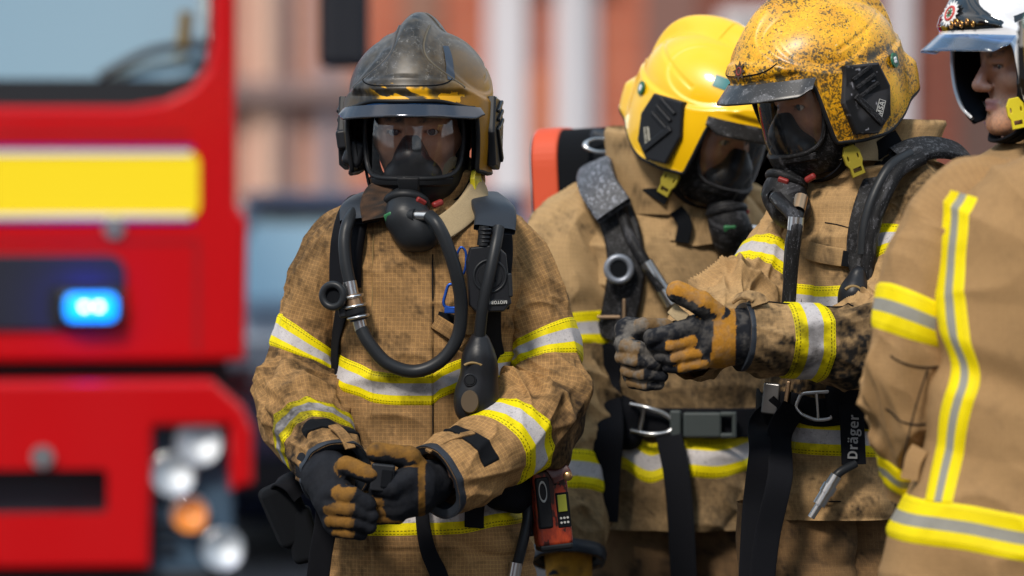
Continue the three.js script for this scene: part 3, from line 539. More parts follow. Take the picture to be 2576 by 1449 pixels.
function addMask(parent, Mh, o = {}) {
  const G = g => g.applyMatrix4(Mh), rub = o.dusty ? M.rubberDust : M.rubber;
  const inLens = (a, y) => { const ym = (LENS.t + LENS.b) / 2, yh = (LENS.t - LENS.b) / 2, Y = (y - ym) / yh, X = a / (LENS.a * (1 - 0.16 * clamp(-Y * 0.5))); return Math.pow(Math.abs(X), 4.5) + Math.pow(Math.abs(Y), 4.5) < 1; };
  const fr = grid((u, v) => { const a = mix(-1.56, 1.56, u), y = mix(0.045, -0.126, v); return maskPoint(a, y); }, 120, 90, { skip: (u, v) => inLens(mix(-1.56, 1.56, u), mix(0.045, -0.126, v)) });
  const mask = part('face_mask', G(fr), rub, parent, o.label);
  const rimP = []; for (let k = 0; k < 120; k++) { const [a, y] = lensPath(k / 120); rimP.push(maskPoint(a, y, 0.003)); }
  part('lens_frame', G(new THREE.TubeGeometry(new THREE.CatmullRomCurve3(rimP, true), 200, 0.0044, 8, true)), rub, mask);
  part('lens', G(grid((u, v) => { const [a, y] = lensPath(u); const ym = (LENS.t + LENS.b) / 2; return maskPoint(a * v, mix(ym, y, v), 0.002); }, 100, 26, { closed: true })), o.lens || M.lens, mask);
  // seal that closes the mask to the face, and the inner nose cup
  part('seal', G(grid((u, v) => { const [a, y] = lensPath(u, 0.22); const p = maskPoint(a, y, -0.002), q = V(p.x * 0.80, p.y * 0.85 + 0.002, p.z * 0.62 + 0.008); return p.lerp(q, v); }, 80, 10, { closed: true })), M.velcro, mask);
  const cup = blob([[V(0, -0.022, 0.094), V(0, -0.045, 0.100), 0.017, 0.024], [V(0, -0.05, 0.098), V(0, -0.088, 0.082), 0.026, 0.034], [V(-0.030, -0.078, 0.080), V(0.030, -0.078, 0.080), 0.022, 0.022]], 0.025, 0.004);
  part('nose_cup', G(cup), M.plastic, mask);
  // lower bridge with its tabs
  part('lens_band', G(grid((u, v) => maskPoint(mix(-0.95, 0.95, u), mix(-0.080, -0.098, v), 0.0062 * Math.min(1, Math.min(v, 1 - v) * 6)), 60, 12)), rub, mask);
  part('centre_tab', G(grid((u, v) => maskPoint(mix(-0.26, 0.26, u), mix(-0.078, -0.112, v), 0.010 * Math.min(1, Math.min(v, 1 - v) * 8, Math.min(u, 1 - u) * 8)), 30, 24)), rub, mask);
  const ax = V(0, -0.80, 0.60), ring = new THREE.TorusGeometry(0.030, 0.0095, 14, 40); ring.applyQuaternion(new THREE.Quaternion().setFromUnitVectors(V(0, 0, 1), ax)); ring.scale(1.08, 1, 1); ring.translate(-0.006, -0.128, 0.112); part('port_ring', G(ring), rub, mask);
  // demand valve
  const dv = blob([[V(-0.008, -0.125, 0.105), V(-0.004, -0.150, 0.126), 0.031, 0.031], [V(-0.004, -0.150, 0.126), V(0.018, -0.172, 0.132), 0.032, 0.034], [V(0.002, -0.188, 0.128), V(0.026, -0.180, 0.130), 0.016, 0.021]], 0.03, 0.0035);
  const valve = part('demand_valve', G(dv), o.dusty ? M.rubberDust : M.hose, parent);
  const bt = box(0.024, 0.018, 0.008, 0.004); part('push_button', G(at(bt, V(-0.030, -0.150, 0.148), [15, -38, 20])), M.green, valve);
  const rt = box(0.020, 0.010, 0.008, 0.003); part('release_tab', G(at(rt, V(0.024, -0.122, 0.136), [20, 30, -30])), M.red, valve);
  const r2 = box(0.022, 0.012, 0.012, 0.005); part('release_tab', G(at(r2, V(0.046, -0.128, 0.094), [0, 40, 20])), M.red, valve);
  const pA = V(0.018, -0.146, 0.158), pB = V(0.044, -0.146, 0.168);
  part('hose_boss', G(new THREE.TubeGeometry(new THREE.LineCurve3(V(-0.004, -0.148, 0.150), pA), 8, 0.012, 14)), o.dusty ? M.rubberDust : M.hose, valve);
  part('hose_swivel', G(new THREE.TubeGeometry(new THREE.LineCurve3(pA, pB), 6, 0.0085, 14)), M.metal, valve);
  return { mask, valve, port: pB.clone().applyMatrix4(Mh) };
}
// ---------------------------------------------------------------- ground and street
const asphalt = tex(512, 512, (u, v) => { const k = 0.19 + 0.05 * fbm(u * 8, v * 8, 3, 4) + 0.06 * noise(u * 256, v * 256, 5); return [k, k, k * 1.02]; }); asphalt.repeat.set(60, 60);
structure('road', new THREE.PlaneGeometry(120, 160).rotateX(-Math.PI / 2).translate(0, 0, 10), mat({ map: asphalt, roughness: 0.9 }));
structure('pavement', at(box(26, 0.13, 3.2, 0.02), V(2, 0.065, -33.2)), mat({ color: lc(0.22, 0.21, 0.20), roughness: 0.9 }));
// ---------------------------------------------------------------- brick terrace behind
const brickTex = (a, b, m) => { const t = tex(512, 512, (u, v) => { const rows = 28, r = Math.floor(v * rows), x = u * 10 + (r % 2) * 0.5, fx = x % 1, fy = v * rows % 1, n = hash3(Math.floor(x) % 10, r, 3), g = 0.05 * noise(u * 128, v * 128, 1); if (fx < 0.04 || fy < 0.13) return m.map(q => q + g); return a.map((q, i) => mix(q, b[i], n) + g); }); t.repeat.set(1 / 2.3, 1 / 2.1); return t; };
const bricks = { pink: brickTex([0.69, 0.49, 0.42], [0.75, 0.55, 0.47], [0.66, 0.57, 0.52]), orange: brickTex([0.66, 0.33, 0.23], [0.72, 0.41, 0.30], [0.6, 0.45, 0.38]), red: brickTex([0.42, 0.20, 0.15], [0.50, 0.26, 0.19], [0.45, 0.34, 0.3]) };
const stoneW = mat({ color: lc(0.58, 0.55, 0.57), roughness: 0.8 }), paneM = pmat({ color: lc(0.05, 0.06, 0.07), roughness: 0.05, ior: 1.6 }), frameM = mat({ color: lc(0.78, 0.77, 0.78), roughness: 0.5 });
const HZ = -35, hk = pxm(HZ);
function wallUV(w, h, d) { const g = new THREE.BoxGeometry(w, h, d), p = g.attributes.position, n = g.attributes.normal, uv = g.attributes.uv; for (let i = 0; i < p.count; i++) uv.setXY(i, Math.abs(n.getX(i)) > 0.5 ? p.getZ(i) : p.getX(i), p.getY(i)); return g; }
function sash(parent, x, y, z, w, h, face = 0) {
  const f = part('window', [at(new THREE.BoxGeometry(0.09, h, 0.08), V(x - w / 2 + 0.045, y, z)), at(new THREE.BoxGeometry(0.09, h, 0.08), V(x + w / 2 - 0.045, y, z)), at(new THREE.BoxGeometry(w - 0.18, 0.09, 0.08), V(x, y + h / 2 - 0.045, z)), at(new THREE.BoxGeometry(w - 0.18, 0.09, 0.08), V(x, y - h / 2 + 0.045, z)), at(new THREE.BoxGeometry(w - 0.18, 0.06, 0.07), V(x, y, z))], frameM, parent);
  part('pane', at(new THREE.BoxGeometry(w - 0.18, h / 2 - 0.13, 0.02), V(x, y + h / 4 - 0.01, z - 0.02)), paneM, f); part('pane', at(new THREE.BoxGeometry(w - 0.18, h / 2 - 0.13, 0.02), V(x, y - h / 4 + 0.01, z - 0.04)), paneM, f); part('sill', at(new THREE.BoxGeometry(w + 0.2, 0.10, 0.22), V(x, y - h / 2 - 0.05, z + 0.02)), stoneW, f);
}
function house(label, px0, px1, brick, build) {
  const x0 = W(px0, 500, HZ).x, x1 = W(px1, 500, HZ).x, o = thing('terraced_house', label, 'house', V((x0 + x1) / 2, 0, HZ), 'brick houses across the street'); const X = px => W(px, 300, HZ).x;
  part('wall', at(wallUV(x1 - x0, 7.4, 0.4), V((x0 + x1) / 2, 3.7, HZ - 0.2)), mat({ map: brick, roughness: 0.9 }), o); part('roof', at(new THREE.BoxGeometry(x1 - x0, 0.25, 4.6).rotateX(0.6), V((x0 + x1) / 2, 8.5, HZ - 2.0)), mat({ color: lc(0.07, 0.07, 0.08), roughness: 0.8 }), o);
  const pil = (a, b, m = stoneW, y0 = 0, y1 = 7.2, d = 0.14) => part('pilaster', at(box(X(b) - X(a), y1 - y0, d, 0.02), V((X(a) + X(b)) / 2, (y0 + y1) / 2, HZ + d / 2)), m, o);
  build(o, X, pil); for (const k of [0.25, 0.75]) sash(o, mix(x0, x1, k), 5.2, HZ + 0.03, 1.0, 1.6);
  return o;
}
house('pinkish brick house with dark ledge beside the fire engine', 300, 905, bricks.pink, (o, X, pil) => {
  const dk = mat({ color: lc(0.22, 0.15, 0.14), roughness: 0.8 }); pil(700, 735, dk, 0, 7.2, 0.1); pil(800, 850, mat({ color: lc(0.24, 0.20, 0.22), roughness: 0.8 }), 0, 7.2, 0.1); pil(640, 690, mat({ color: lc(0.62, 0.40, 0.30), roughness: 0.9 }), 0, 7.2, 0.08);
  part('ledge', at(box(X(905) - X(300), 0.16, 0.26, 0.02), V((X(300) + X(905)) / 2, CAMY + (409 - 228) / hk, HZ + 0.13)), dk, o); sash(o, X(420), 1.6, HZ + 0.03, 1.0, 1.6);  // dark ledge colour takes in the shadow of the string course
});
house('orange brick house with pale door columns behind the sooty helmet', 905, 1770, bricks.orange, (o, X, pil) => {
  pil(1226, 1326); pil(1396, 1466); pil(1466, 1500, mat({ color: lc(0.42, 0.42, 0.45), roughness: 0.7 }), 0, 7.2, 0.08); pil(1010, 1110, mat({ color: lc(0.26, 0.13, 0.09), roughness: 0.9 }), 2.62, 7.2, 0.06); pil(1620, 1760, mat({ color: lc(0.20, 0.10, 0.08), roughness: 0.9 }), 0, 7.2, 0.06);
  part('lintel', at(box(X(1530) - X(1190), 0.25, 0.3, 0.03), V((X(1190) + X(1530)) / 2, 3.3, HZ + 0.15)), stoneW, o); const d = part('door', at(box(X(1394) - X(1328), 2.2, 0.06, 0.01), V((X(1328) + X(1394)) / 2, 1.25, HZ + 0.04)), mat({ color: lc(0.52, 0.15, 0.06), roughness: 0.4 }), o); part('handle', at(new THREE.SphereGeometry(0.035, 12, 8), V(X(1388), 1.1, HZ + 0.1)), M.brass, d);
});
house('dark red brick house behind the men at the right', 1770, 2960, bricks.red, (o, X, pil) => {
  pil(2236, 2290); pil(2410, 2576, mat({ color: lc(0.10, 0.055, 0.045), roughness: 0.9 }), 0, 7.2, 0.06); sash(o, X(2000), 1.9, HZ + 0.03, 1.2, 1.8); part('door', at(box(1.0, 2.1, 0.06, 0.01), V(X(2760), 1.15, HZ + 0.04)), mat({ color: lc(0.06, 0.05, 0.06), roughness: 0.4 }), o);
});
// the street the camera looks out from: its houses show in the mask lenses and shade the sides
const backBrick = [bricks.red, bricks.orange, bricks.pink];
for (const s of [-1, 1]) for (let k = 0; k < 3; k++) {
  const x = s * 9.5, z = 16 + k * 11, o = thing('terraced_house', `${['dark red', 'orange', 'pinkish'][k]} brick house ${s < 0 ? 'left' : 'right'} of the street behind the camera`, 'house', V(x, 0, z), 'houses along the street behind the camera');
  part('wall', at(wallUV(6, 8.4, 10.8), V(x + s * 1.0, 4.2, z)), mat({ map: backBrick[k], roughness: 0.9 }), o); part('roof', at(new THREE.BoxGeometry(6.6, 0.3, 10.8), V(x + s * 1.0, 8.56, z)), mat({ color: lc(0.07, 0.07, 0.08), roughness: 0.8 }), o);
  for (let i = 0; i < 3; i++) for (let j = 0; j < 3; j++) { const w = part('window', at(new THREE.BoxGeometry(0.08, 1.7, 1.1), V(x - s * 2.02, 1.7 + j * 2.6, z - 3.4 + i * 3.4)), frameM, o); part('pane', at(new THREE.BoxGeometry(0.02, 1.5, 0.9), V(x - s * 2.065, 1.7 + j * 2.6, z - 3.4 + i * 3.4)), paneM, w); }
}
// ---------------------------------------------------------------- parked car
{
  const cx = W(965, 600, -14).x, cz = -12.6, C = thing('parked_car', 'dark blue car parked facing us behind the sooty helmeted firefighter', 'car', V(cx, 0, cz)); ORG = V(0, 0, 0);
  const paintM = pmat({ color: lc(0.012, 0.022, 0.06), roughness: 0.3, clearcoat: 1, clearcoatRoughness: 0.06 }), blk = mat({ color: lc(0.012, 0.012, 0.014), roughness: 0.6 }), gl = pmat({ color: lc(0.40, 0.50, 0.52), roughness: 0.05, metalness: 0.65 });
  const S = new THREE.Shape(); [[0.0, 0.28], [-0.06, 0.45], [-0.02, 0.70], [0.12, 0.82], [1.0, 0.98], [3.9, 1.0], [4.2, 0.85], [4.25, 0.35], [4.1, 0.25], [0.1, 0.22]].forEach(([x, y], i) => i ? S.lineTo(x, y) : S.moveTo(x, y)); S.closePath();
  const b = new THREE.ExtrudeGeometry(S, { depth: 1.58, bevelEnabled: true, bevelThickness: 0.09, bevelSize: 0.07, bevelSegments: 5 }); b.translate(0, 0, -0.79); b.rotateY(Math.PI / 2); part('body', b, paintM, C);
  const quadBox = (a, b2, c, d, th) => { const n = b2.clone().sub(a).cross(d.clone().sub(a)).normalize(); return grid((u, v) => { const f = v < 0.5 ? 0 : 1, vv = v < 0.5 ? v * 2 : 2 - v * 2; return a.clone().lerp(b2, u).lerp(d.clone().lerp(c, u), vv).addScaledVector(n, -th * f); }, 10, 12); };
  const f = (x, y, z) => V(x, y, z);
  part('windscreen', quadBox(f(-0.70, 0.99, -0.85), f(0.70, 0.99, -0.85), f(0.56, 1.41, -1.60), f(-0.56, 1.41, -1.60), 0.02), gl, C);
  for (const s of [-1, 1]) { part('side_window', quadBox(f(s * 0.72, 0.99, -0.95), f(s * 0.72, 0.99, -3.6), f(s * 0.56, 1.40, -3.1), f(s * 0.56, 1.40, -1.65), 0.02), gl, C); part('pillar', tube([f(s * 0.72, 0.98, -0.84), f(s * 0.64, 1.2, -1.22), f(s * 0.565, 1.42, -1.61)], 0.035, 16, 10), paintM, C); }
  part('rear_window', quadBox(f(-0.70, 0.99, -3.7), f(0.70, 0.99, -3.7), f(0.56, 1.41, -3.1), f(-0.56, 1.41, -3.1), 0.02), gl, C);
  part('roof', at(box(1.22, 0.09, 1.62, 0.04), V(0, 1.43, -2.36)), paintM, C);
  part('grille', at(box(0.8, 0.16, 0.05, 0.02), V(0, 0.62, 0.08)), blk, C); part('lower_grille', at(box(1.1, 0.16, 0.05, 0.02), V(0, 0.36, 0.10)), blk, C);
  for (const s of [-1, 1]) { const h = part('headlight', at(box(0.34, 0.15, 0.12, 0.05), V(s * 0.62, 0.72, 0.02), [-15, s * 18, 0]), M.plastic, C); part('headlight_glass', at(box(0.33, 0.14, 0.02, 0.008), V(s * 0.63, 0.72, 0.085), [-15, s * 18, 0]), M.lens, h); part('wing_mirror', at(box(0.18, 0.12, 0.09, 0.04), V(s * 0.88, 1.0, -1.0)), paintM, C); for (const z of [-0.8, -3.4]) { const w = part('wheel', at(cyl(0.31, 0.31, 0.2, 32).rotateZ(Math.PI / 2), V(s * 0.78, 0.31, z)), M.rubber, C); part('rim', at(cyl(0.19, 0.19, 0.21, 24).rotateZ(Math.PI / 2), V(s * 0.785, 0.31, z)), M.metal, w); } }
}
// ---------------------------------------------------------------- fire engine
{
  const FZ = -6.4, c0 = W(600, 724, FZ), E = thing('fire_engine', 'red fire engine with yellow stripe and lit blue strobe at the left', 'fire engine', V(c0.x, 0, FZ)); E.rotation.y = R(8); ORG = V(0, 0, 0);
  const k = pxm(FZ), hy = py => CAMY + (409 - py) / k, lx = px => (px - 600) / k;
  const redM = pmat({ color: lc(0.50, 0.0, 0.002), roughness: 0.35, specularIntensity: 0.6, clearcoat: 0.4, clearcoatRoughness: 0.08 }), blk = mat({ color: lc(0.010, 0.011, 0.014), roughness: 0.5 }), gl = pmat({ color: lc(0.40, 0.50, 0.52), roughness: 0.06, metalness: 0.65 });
  const poly = (pts, hole) => { const s = hole ? new THREE.Path() : new THREE.Shape(); pts.forEach(([x, y], i) => i ? s.lineTo(lx(x), hy(y)) : s.moveTo(lx(x), hy(y))); s.closePath(); return s; };
  const rr = (x0, y0, x1, y1, r) => { const o = [], n = 8; for (const [cx, cy, a] of [[x1 - r, y0 + r, -90], [x1 - r, y1 - r, 0], [x0 + r, y1 - r, 90], [x0 + r, y0 + r, 180]]) for (let i = 0; i <= n; i++) { const t = R(a + 90 * i / n); o.push([cx + r * Math.cos(t), cy + r * Math.sin(t)]); } return o; };
  const ex = (s, d, bev = 0.02) => new THREE.ExtrudeGeometry(s, { depth: d, bevelEnabled: bev > 0, bevelThickness: bev, bevelSize: bev, bevelSegments: 4, curveSegments: 8 });
  // red upper front with windscreen cut out
  const up = poly([[-1470, 890], [600, 890], [606, 560], [578, 520], [578, -900], [-1470, -900]]);
  const ws = [[-1400, 285], [330, 285], [420, 270], [490, 236], [535, 180], [550, 100], [552, -800], [-1400, -800]];
  up.holes.push(poly(ws, true));
  part('front_panel', ex(up, 0.12).translate(0, 0, -0.12), redM, E);
  { const s2 = poly(ws); s2.holes.push(poly([[-1355, 200], [430, 200], [488, 186], [518, 148], [525, 90], [523, -775], [-1355, -775]], true)); part('windscreen_surround', ex(s2, 0.03, 0).translate(0, 0, -0.035), blk, E); }
  { const g = ex(poly([[-1360, 205], [430, 205], [490, 190], [522, 150], [530, 90], [528, -780], [-1360, -780]]), 0.012, 0.004); g.translate(0, -hy(205), 0); g.rotateX(R(-20)); g.translate(0, hy(205), -0.055); part('windscreen', g, gl, E); }
  part('wiper', tube([V(lx(250), hy(196), -0.01), V(lx(380), hy(130), 0.0), V(lx(520), hy(112), -0.005)], 0.014, 20, 8), blk, E); part('wiper', tube([V(lx(470), hy(30), -0.01), V(lx(462), hy(120), -0.005)], 0.02, 10, 8), mat({ color: lc(0.16, 0.10, 0.02), roughness: 0.6 }), E);
  part('yellow_stripe', ex(poly(rr(-1460, 384, 500, 543, 26)), 0.004, 0).translate(0, 0, 0.021), mat({ color: lc(0.98, 0.72, 0.0), roughness: 0.5 }), E);
  for (const [a, b] of [[378, 390], [538, 549]]) part('pale_line', ex(poly([[-1460, a], [478, a], [478, b], [-1460, b]]), 0.002, 0).translate(0, 0, 0.026), mat({ color: lc(0.8, 0.74, 0.62), roughness: 0.5 }), E);
  for (const [a, b] of [[366, 382], [545, 560]]) part('blue_line', ex(poly([[-1460, a], [484, a], [484, b], [-1460, b]]), 0.003, 0).translate(0, 0, 0.021), mat({ color: lc(0.05, 0.005, 0.22), roughness: 0.4 }), E);
  for (const [a, b, c, d] of [[492, 600, 496, 886], [-1460, 606, 488, 609], [-1460, 336, 470, 339]]) part('panel_gap', at(new THREE.BoxGeometry(lx(c) - lx(a), hy(b) - hy(d), 0.006), V((lx(a) + lx(c)) / 2, (hy(b) + hy(d)) / 2, 0.0195)), blk, E);
  // dark of the strobe recess, painted as a flat black plate
  const rec = part('painted_recess', [ex(poly(rr(-700, 642, 310, 824, 40)), 0.01, 0.004).translate(0, 0, 0.02)], blk, E);
  part('strobe_housing', at(box(0.20, 0.11, 0.06, 0.03), V(lx(225), hy(770), 0.045)), blk, rec);
  const st = part('strobe_light', at(box(0.150, 0.080, 0.05, 0.024), V(lx(225), hy(770), 0.072)), mat({ color: lc(0.01, 0.1, 0.4), emissive: lc(0.0, 0.30, 1.0), emissiveIntensity: 1.6, roughness: 0.3 }), rec);
  for (const d of [-1, 1]) part('strobe_diode', at(new THREE.SphereGeometry(0.016, 16, 12), V(lx(225 + d * 18), hy(768), 0.084)), mat({ color: 0xffffff, emissive: lc(0.9, 0.97, 1.0), emissiveIntensity: 4 }), rec);
  const pl = new THREE.PointLight(0x0a22ff, 0.16, 3, 2); pl.position.set(lx(225), hy(770), 0.16); pl.castShadow = true; E.add(pl);
  part('badge', at(cyl(0.03, 0.03, 0.012, 28).rotateX(Math.PI / 2), V(lx(285), hy(572), 0.026)), M.metal, E);
  // dark gap, bumper with slot and lamp cluster
  part('gap_panel', at(new THREE.BoxGeometry(2.36, 0.9, 0.05), V(lx(-440), 0.78, -0.16)), blk, E);
  const bp = poly([[-1480, 968], [520, 968], [590, 1030], [612, 1080], [612, 1200], [586, 1210], [586, 1052], [374, 1052], [362, 1070], [352, 1405], [-1480, 1405]]); bp.holes.push(poly(rr(-400, 1172, 262, 1280, 16), true)); part('bumper', ex(bp, 0.16, 0.02).translate(0, 0, -0.06), redM, E);
  part('lower_grille', at(new THREE.BoxGeometry(0.80, 0.16, 0.02), V(lx(-70), hy(1226), 0.0)), mat({ color: lc(0.012, 0.02, 0.03), roughness: 0.5 }), E); part('badge', at(cyl(0.032, 0.032, 0.012, 28).rotateX(Math.PI / 2), V(lx(100), hy(1140), 0.135)), M.metal, E);
  const cl = part('lamp_housing', at(box(0.25, 0.46, 0.08, 0.03), V(lx(478), hy(1248), 0.0)), mat({ color: lc(0.06, 0.10, 0.15), roughness: 0.2 }), E);
  const lampG = (px, py, r, m, nm) => { const b = []; for (let i = 0; i <= 10; i++) { const t = i / 10; b.push(new THREE.Vector2(r * t, -0.022 * (1 - t * t))); } const g = new THREE.LatheGeometry(b, 32).rotateX(Math.PI / 2); const p = V(lx(px), hy(py), 0.088); part(nm, at(g, p, [-16, 0, 0]), m, cl); part('lamp_rim', at(new THREE.TorusGeometry(r, 0.004, 10, 36), p), M.metal, cl); const ln = new THREE.SphereGeometry(r, 28, 10, 0, Math.PI * 2, 0, Math.PI / 2).rotateX(Math.PI / 2); ln.scale(1, 1, 0.25); part('lamp_glass', at(ln, p), M.lens, cl); };
  const chrome = mat({ color: lc(0.62, 0.66, 0.70), roughness: 0.6, metalness: 1 });
  lampG(492, 1108, 0.066, chrome, 'headlamp'); lampG(428, 1188, 0.062, chrome, 'headlamp'); lampG(470, 1288, 0.052, mat({ color: lc(0.85, 0.28, 0.04), roughness: 0.3 }), 'indicator_lamp'); lampG(552, 1378, 0.058, chrome, 'fog_lamp');
  for (let i = 0; i < 4; i++) part('louvre', at(box(0.10, 0.010, 0.02, 0.004), V(lx(400), hy(1310 + i * 26), 0.05)), M.pad, cl);
  part('valance', at(box(2.4, 0.2, 0.2, 0.04), V(lx(-440), 0.34, -0.06)), blk, E);
  part('cab', at(box(2.34, 2.55, 1.8, 0.1), V(lx(-450), 1.80, -1.04)), redM, E); part('body', at(box(2.40, 2.3, 4.6, 0.06), V(lx(-450), 1.75, -4.3)), redM, E);
  for (const x of [lx(-1300), lx(420)]) for (const z of [-1.2, -4.8]) { const w = part('wheel', at(cyl(0.46, 0.46, 0.3, 36).rotateZ(Math.PI / 2), V(x, 0.46, z)), M.rubber, E); part('rim', at(cyl(0.27, 0.27, 0.31, 28).rotateZ(Math.PI / 2), V(x, 0.46, z)), M.metal, w); }
  part('mirror_arm', tube([V(lx(560), hy(-420), -0.1), V(lx(760), hy(-400), 0.02), V(lx(862), hy(-300), 0.05), V(lx(862), hy(-60), 0.05)], 0.022, 40, 10), blk, E); part('mirror', at(box(0.145, 0.42, 0.10, 0.03), V(lx(862), hy(-8), 0.05)), mat({ color: lc(0.003, 0.004, 0.009), roughness: 0.6 }), E);
}
// ---------------------------------------------------------------- background: street, houses, car, fire engine are in their own section below
// ---------------------------------------------------------------- firefighter in front of the others, hands clasped
const Q = (a, z) => W(a[0], a[1], a[2] ?? z);
const fingers = (rows, r) => rows.map(j => ({ j: j.map(q => W(...q)), r }));
{
  const base = W(1070, 724, -0.02); base.y = 0;
  const P = thing('person', 'firefighter in sooty dark helmet and breathing mask, facing us with gloved hands clasped', 'person', base, 'firefighters standing together');
  const Mh = headM(1058, 325, 0.0, -9, 2, 0), Mi = Mh.clone().invert();
  const pl0 = W(939, 800, 0.1).x, pl1 = W(1088, 800, 0.1).x;
  const T = new Torso([[452, 1000, 1165, -0.04, 0.078], [490, 962, 1205, -0.04, 0.095], [522, 905, 1236, -0.035, 0.112], [552, 856, 1272, -0.03, 0.124], [600, 822, 1302, -0.03, 0.135], [700, 826, 1312, -0.025, 0.142], [850, 846, 1282, -0.02, 0.142], [1000, 838, 1270, -0.02, 0.138], [1130, 836, 1272, -0.02, 0.136], [1300, 824, 1318, -0.02, 0.142], [1400, 816, 1340, -0.02, 0.150], [1446, 812, 1346, -0.02, 0.152]], {
    disp: (th, y, p) => {
      const f = p.z > 0 ? 1 : 0, e = 0.0022; let d = f * 0.0055 * sstep(pl0 - e, pl0 + e, p.x) * sstep(pl1 + e, pl1 - e, p.x) * sstep(1.50, 1.46, y);
      const w = 0.5 * noise(p.x * 5, y * 5, 7);
      d += 0.0050 * (1.6 * Math.abs(noise(p.x * 8 + w, y * 6 + 3, p.z * 8)) - 0.5) + 0.0054 * (1.5 * rdg(noise(p.x * 13 + y * 5, y * 17 + w, p.z * 9)) - 0.6);
      const hip = sstep(1.12, 0.98, y); d += hip * 0.007 * (1.6 * Math.abs(noise(p.x * 4 + 4, y * 26 + p.x * 7 + w, 2)) - 0.5);
      d += 0.006 * sstep(0.35, 0.1, Math.abs(Math.abs(p.x - (pl0 + pl1) / 2) - 0.11) / 0.1) * noise(p.x * 14 + y * 9, y * 5, 3);
      d -= f * 0.0030 * sstep(0.0035, 0.0010, Math.abs(y - 0.915 - 0.006 * noise(p.x * 9, 4, 4)));            // stitched fold above the hem
      return d;
    },
  });
  const SL = new Sleeve([[955, 572, -0.04, 0.036], [892, 592, -0.04, 0.048], [838, 646, -0.035, 0.055], [806, 720, -0.03, 0.055], [780, 810, -0.03, 0.054], [750, 930, -0.015, 0.057], [748, 1010, 0.03, 0.064], [786, 1095, 0.12, 0.063], [846, 1192, 0.245, 0.059]], { sd: 3.3, elbow: 0.66, fold: 0.0065, bend: 0.016, stiff: [0.43, 0.80] });
  const SR = new Sleeve([[1160, 572, -0.04, 0.036], [1222, 590, -0.04, 0.048], [1278, 640, -0.035, 0.055], [1318, 705, -0.03, 0.057], [1350, 790, -0.03, 0.058], [1378, 900, -0.01, 0.058], [1372, 1015, 0.04, 0.067], [1290, 1098, 0.13, 0.066], [1195, 1165, 0.21, 0.062], [1092, 1216, 0.265, 0.062]], { sd: 8.1, elbow: 0.62, fold: 0.0065, bend: 0.016, stiff: [0.40, 0.745] });
  T.others = [SL, SR]; SL.others = [T]; SR.others = [T];
  const S = (px, py, z, r, k) => [W(px, py, z), r, k];
  const dirt = dirtFn({ base: [0.85, 0.485, 0.20], grime: 0.25, sd: 2, stains: [S(745, 640, 0, 0.10, 0.72), S(800, 560, 0, 0.09, 0.75), S(730, 930, 0, 0.07, 0.85), S(720, 1180, 0.2, 0.075, 0.88), S(790, 1120, 0.2, 0.07, 0.85), S(860, 800, 0.1, 0.05, 0.55), S(800, 900, 0.05, 0.07, 0.80), S(960, 590, 0.1, 0.08, 0.55), S(880, 1080, 0.1, 0.07, 0.45), S(1090, 620, 0.12, 0.05, 0.4), S(1425, 1075, 0.04, 0.075, 0.85), S(1390, 1120, 0.1, 0.05, 0.7), S(1440, 1000, 0.0, 0.04, 0.6), S(1170, 1120, 0.24, 0.04, 0.55), S(1130, 1270, 0.24, 0.05, 0.6), S(1020, 760, 0.12, 0.06, 0.35), S(1000, 1400, 0.13, 0.06, 0.5), S(880, 1330, 0.13, 0.07, 0.6), S(940, 1060, 0.13, 0.05, 0.45), S(1100, 1050, 0.13, 0.05, 0.4)] });
  const tapeDirt = (() => { const f = dirtFn({ base: [0.86, 0.86, 0.86], grime: 0.10, sd: 5, stains: [S(740, 1060, 0.15, 0.05, 0.75), S(850, 1040, 0.18, 0.04, 0.6), S(960, 940, 0.12, 0.025, 0.6), S(1050, 1000, 0.12, 0.03, 0.5), S(1000, 945, 0.12, 0.02, 0.5), S(1245, 1270, 0.1, 0.03, 0.6), S(1310, 1190, 0.15, 0.03, 0.5)] }); return f; })();
  const tunic = part('tunic', T.geo(380, 240, dirt), M.cloth, P, 'sandy brown checked fire tunic smeared with soot');
  part('sleeve', SL.geo(170, 230, dirt), M.cloth, tunic); part('sleeve', SR.geo(170, 250, dirt), M.cloth, tunic);
  part('reflective_tape', T.tape([[846, 925], [905, 958], [938, 972], [1010, 979], [1086, 979], [1110, 962], [1180, 938], [1260, 925]], 0.056, 12, 168, tapeDirt, 0.003, 260), M.tape, tunic);
  part('reflective_tape', T.tape([[830, 1300], [940, 1302], [1010, 1302], [1070, 1298], [1150, 1292], [1240, 1274], [1320, 1262]], 0.070, -20, 200, tapeDirt, 0.003, 260), M.tape, tunic);
  part('reflective_tape', SL.tape(0.43, 0.060, [0.022, -85], tapeDirt), M.tape, tunic); part('reflective_tape', SL.tape(0.80, 0.066, [0.010, -60], tapeDirt), M.tape, tunic);
  part('reflective_tape', SR.tape(0.40, 0.066, [0.012, 90], tapeDirt), M.tape, tunic); part('reflective_tape', SR.tape(0.745, 0.078, [0.008, 60], tapeDirt), M.tape, tunic);
  part('hook_patch', SL.patch(0.905, 0.026, 0.30, 0.62, 0.0035), M.velcro, tunic); part('hook_patch', SR.patch(0.895, 0.030, 0.33, 0.66, 0.0035), M.velcro, tunic);
  part('cuff_edge', SL.cuff(0.016, 0.003, 0.0015), M.pad, tunic); part('cuff_edge', SR.cuff(0.016, 0.003, 0.0015), M.pad, tunic);
  // cuff tabs that stand off the sleeves
  const tab = (a, b, n, w, th) => strap([a, a.clone().lerp(b, 0.5).addScaledVector(n, 0.006), b], [n, n, n], w, th, 14);
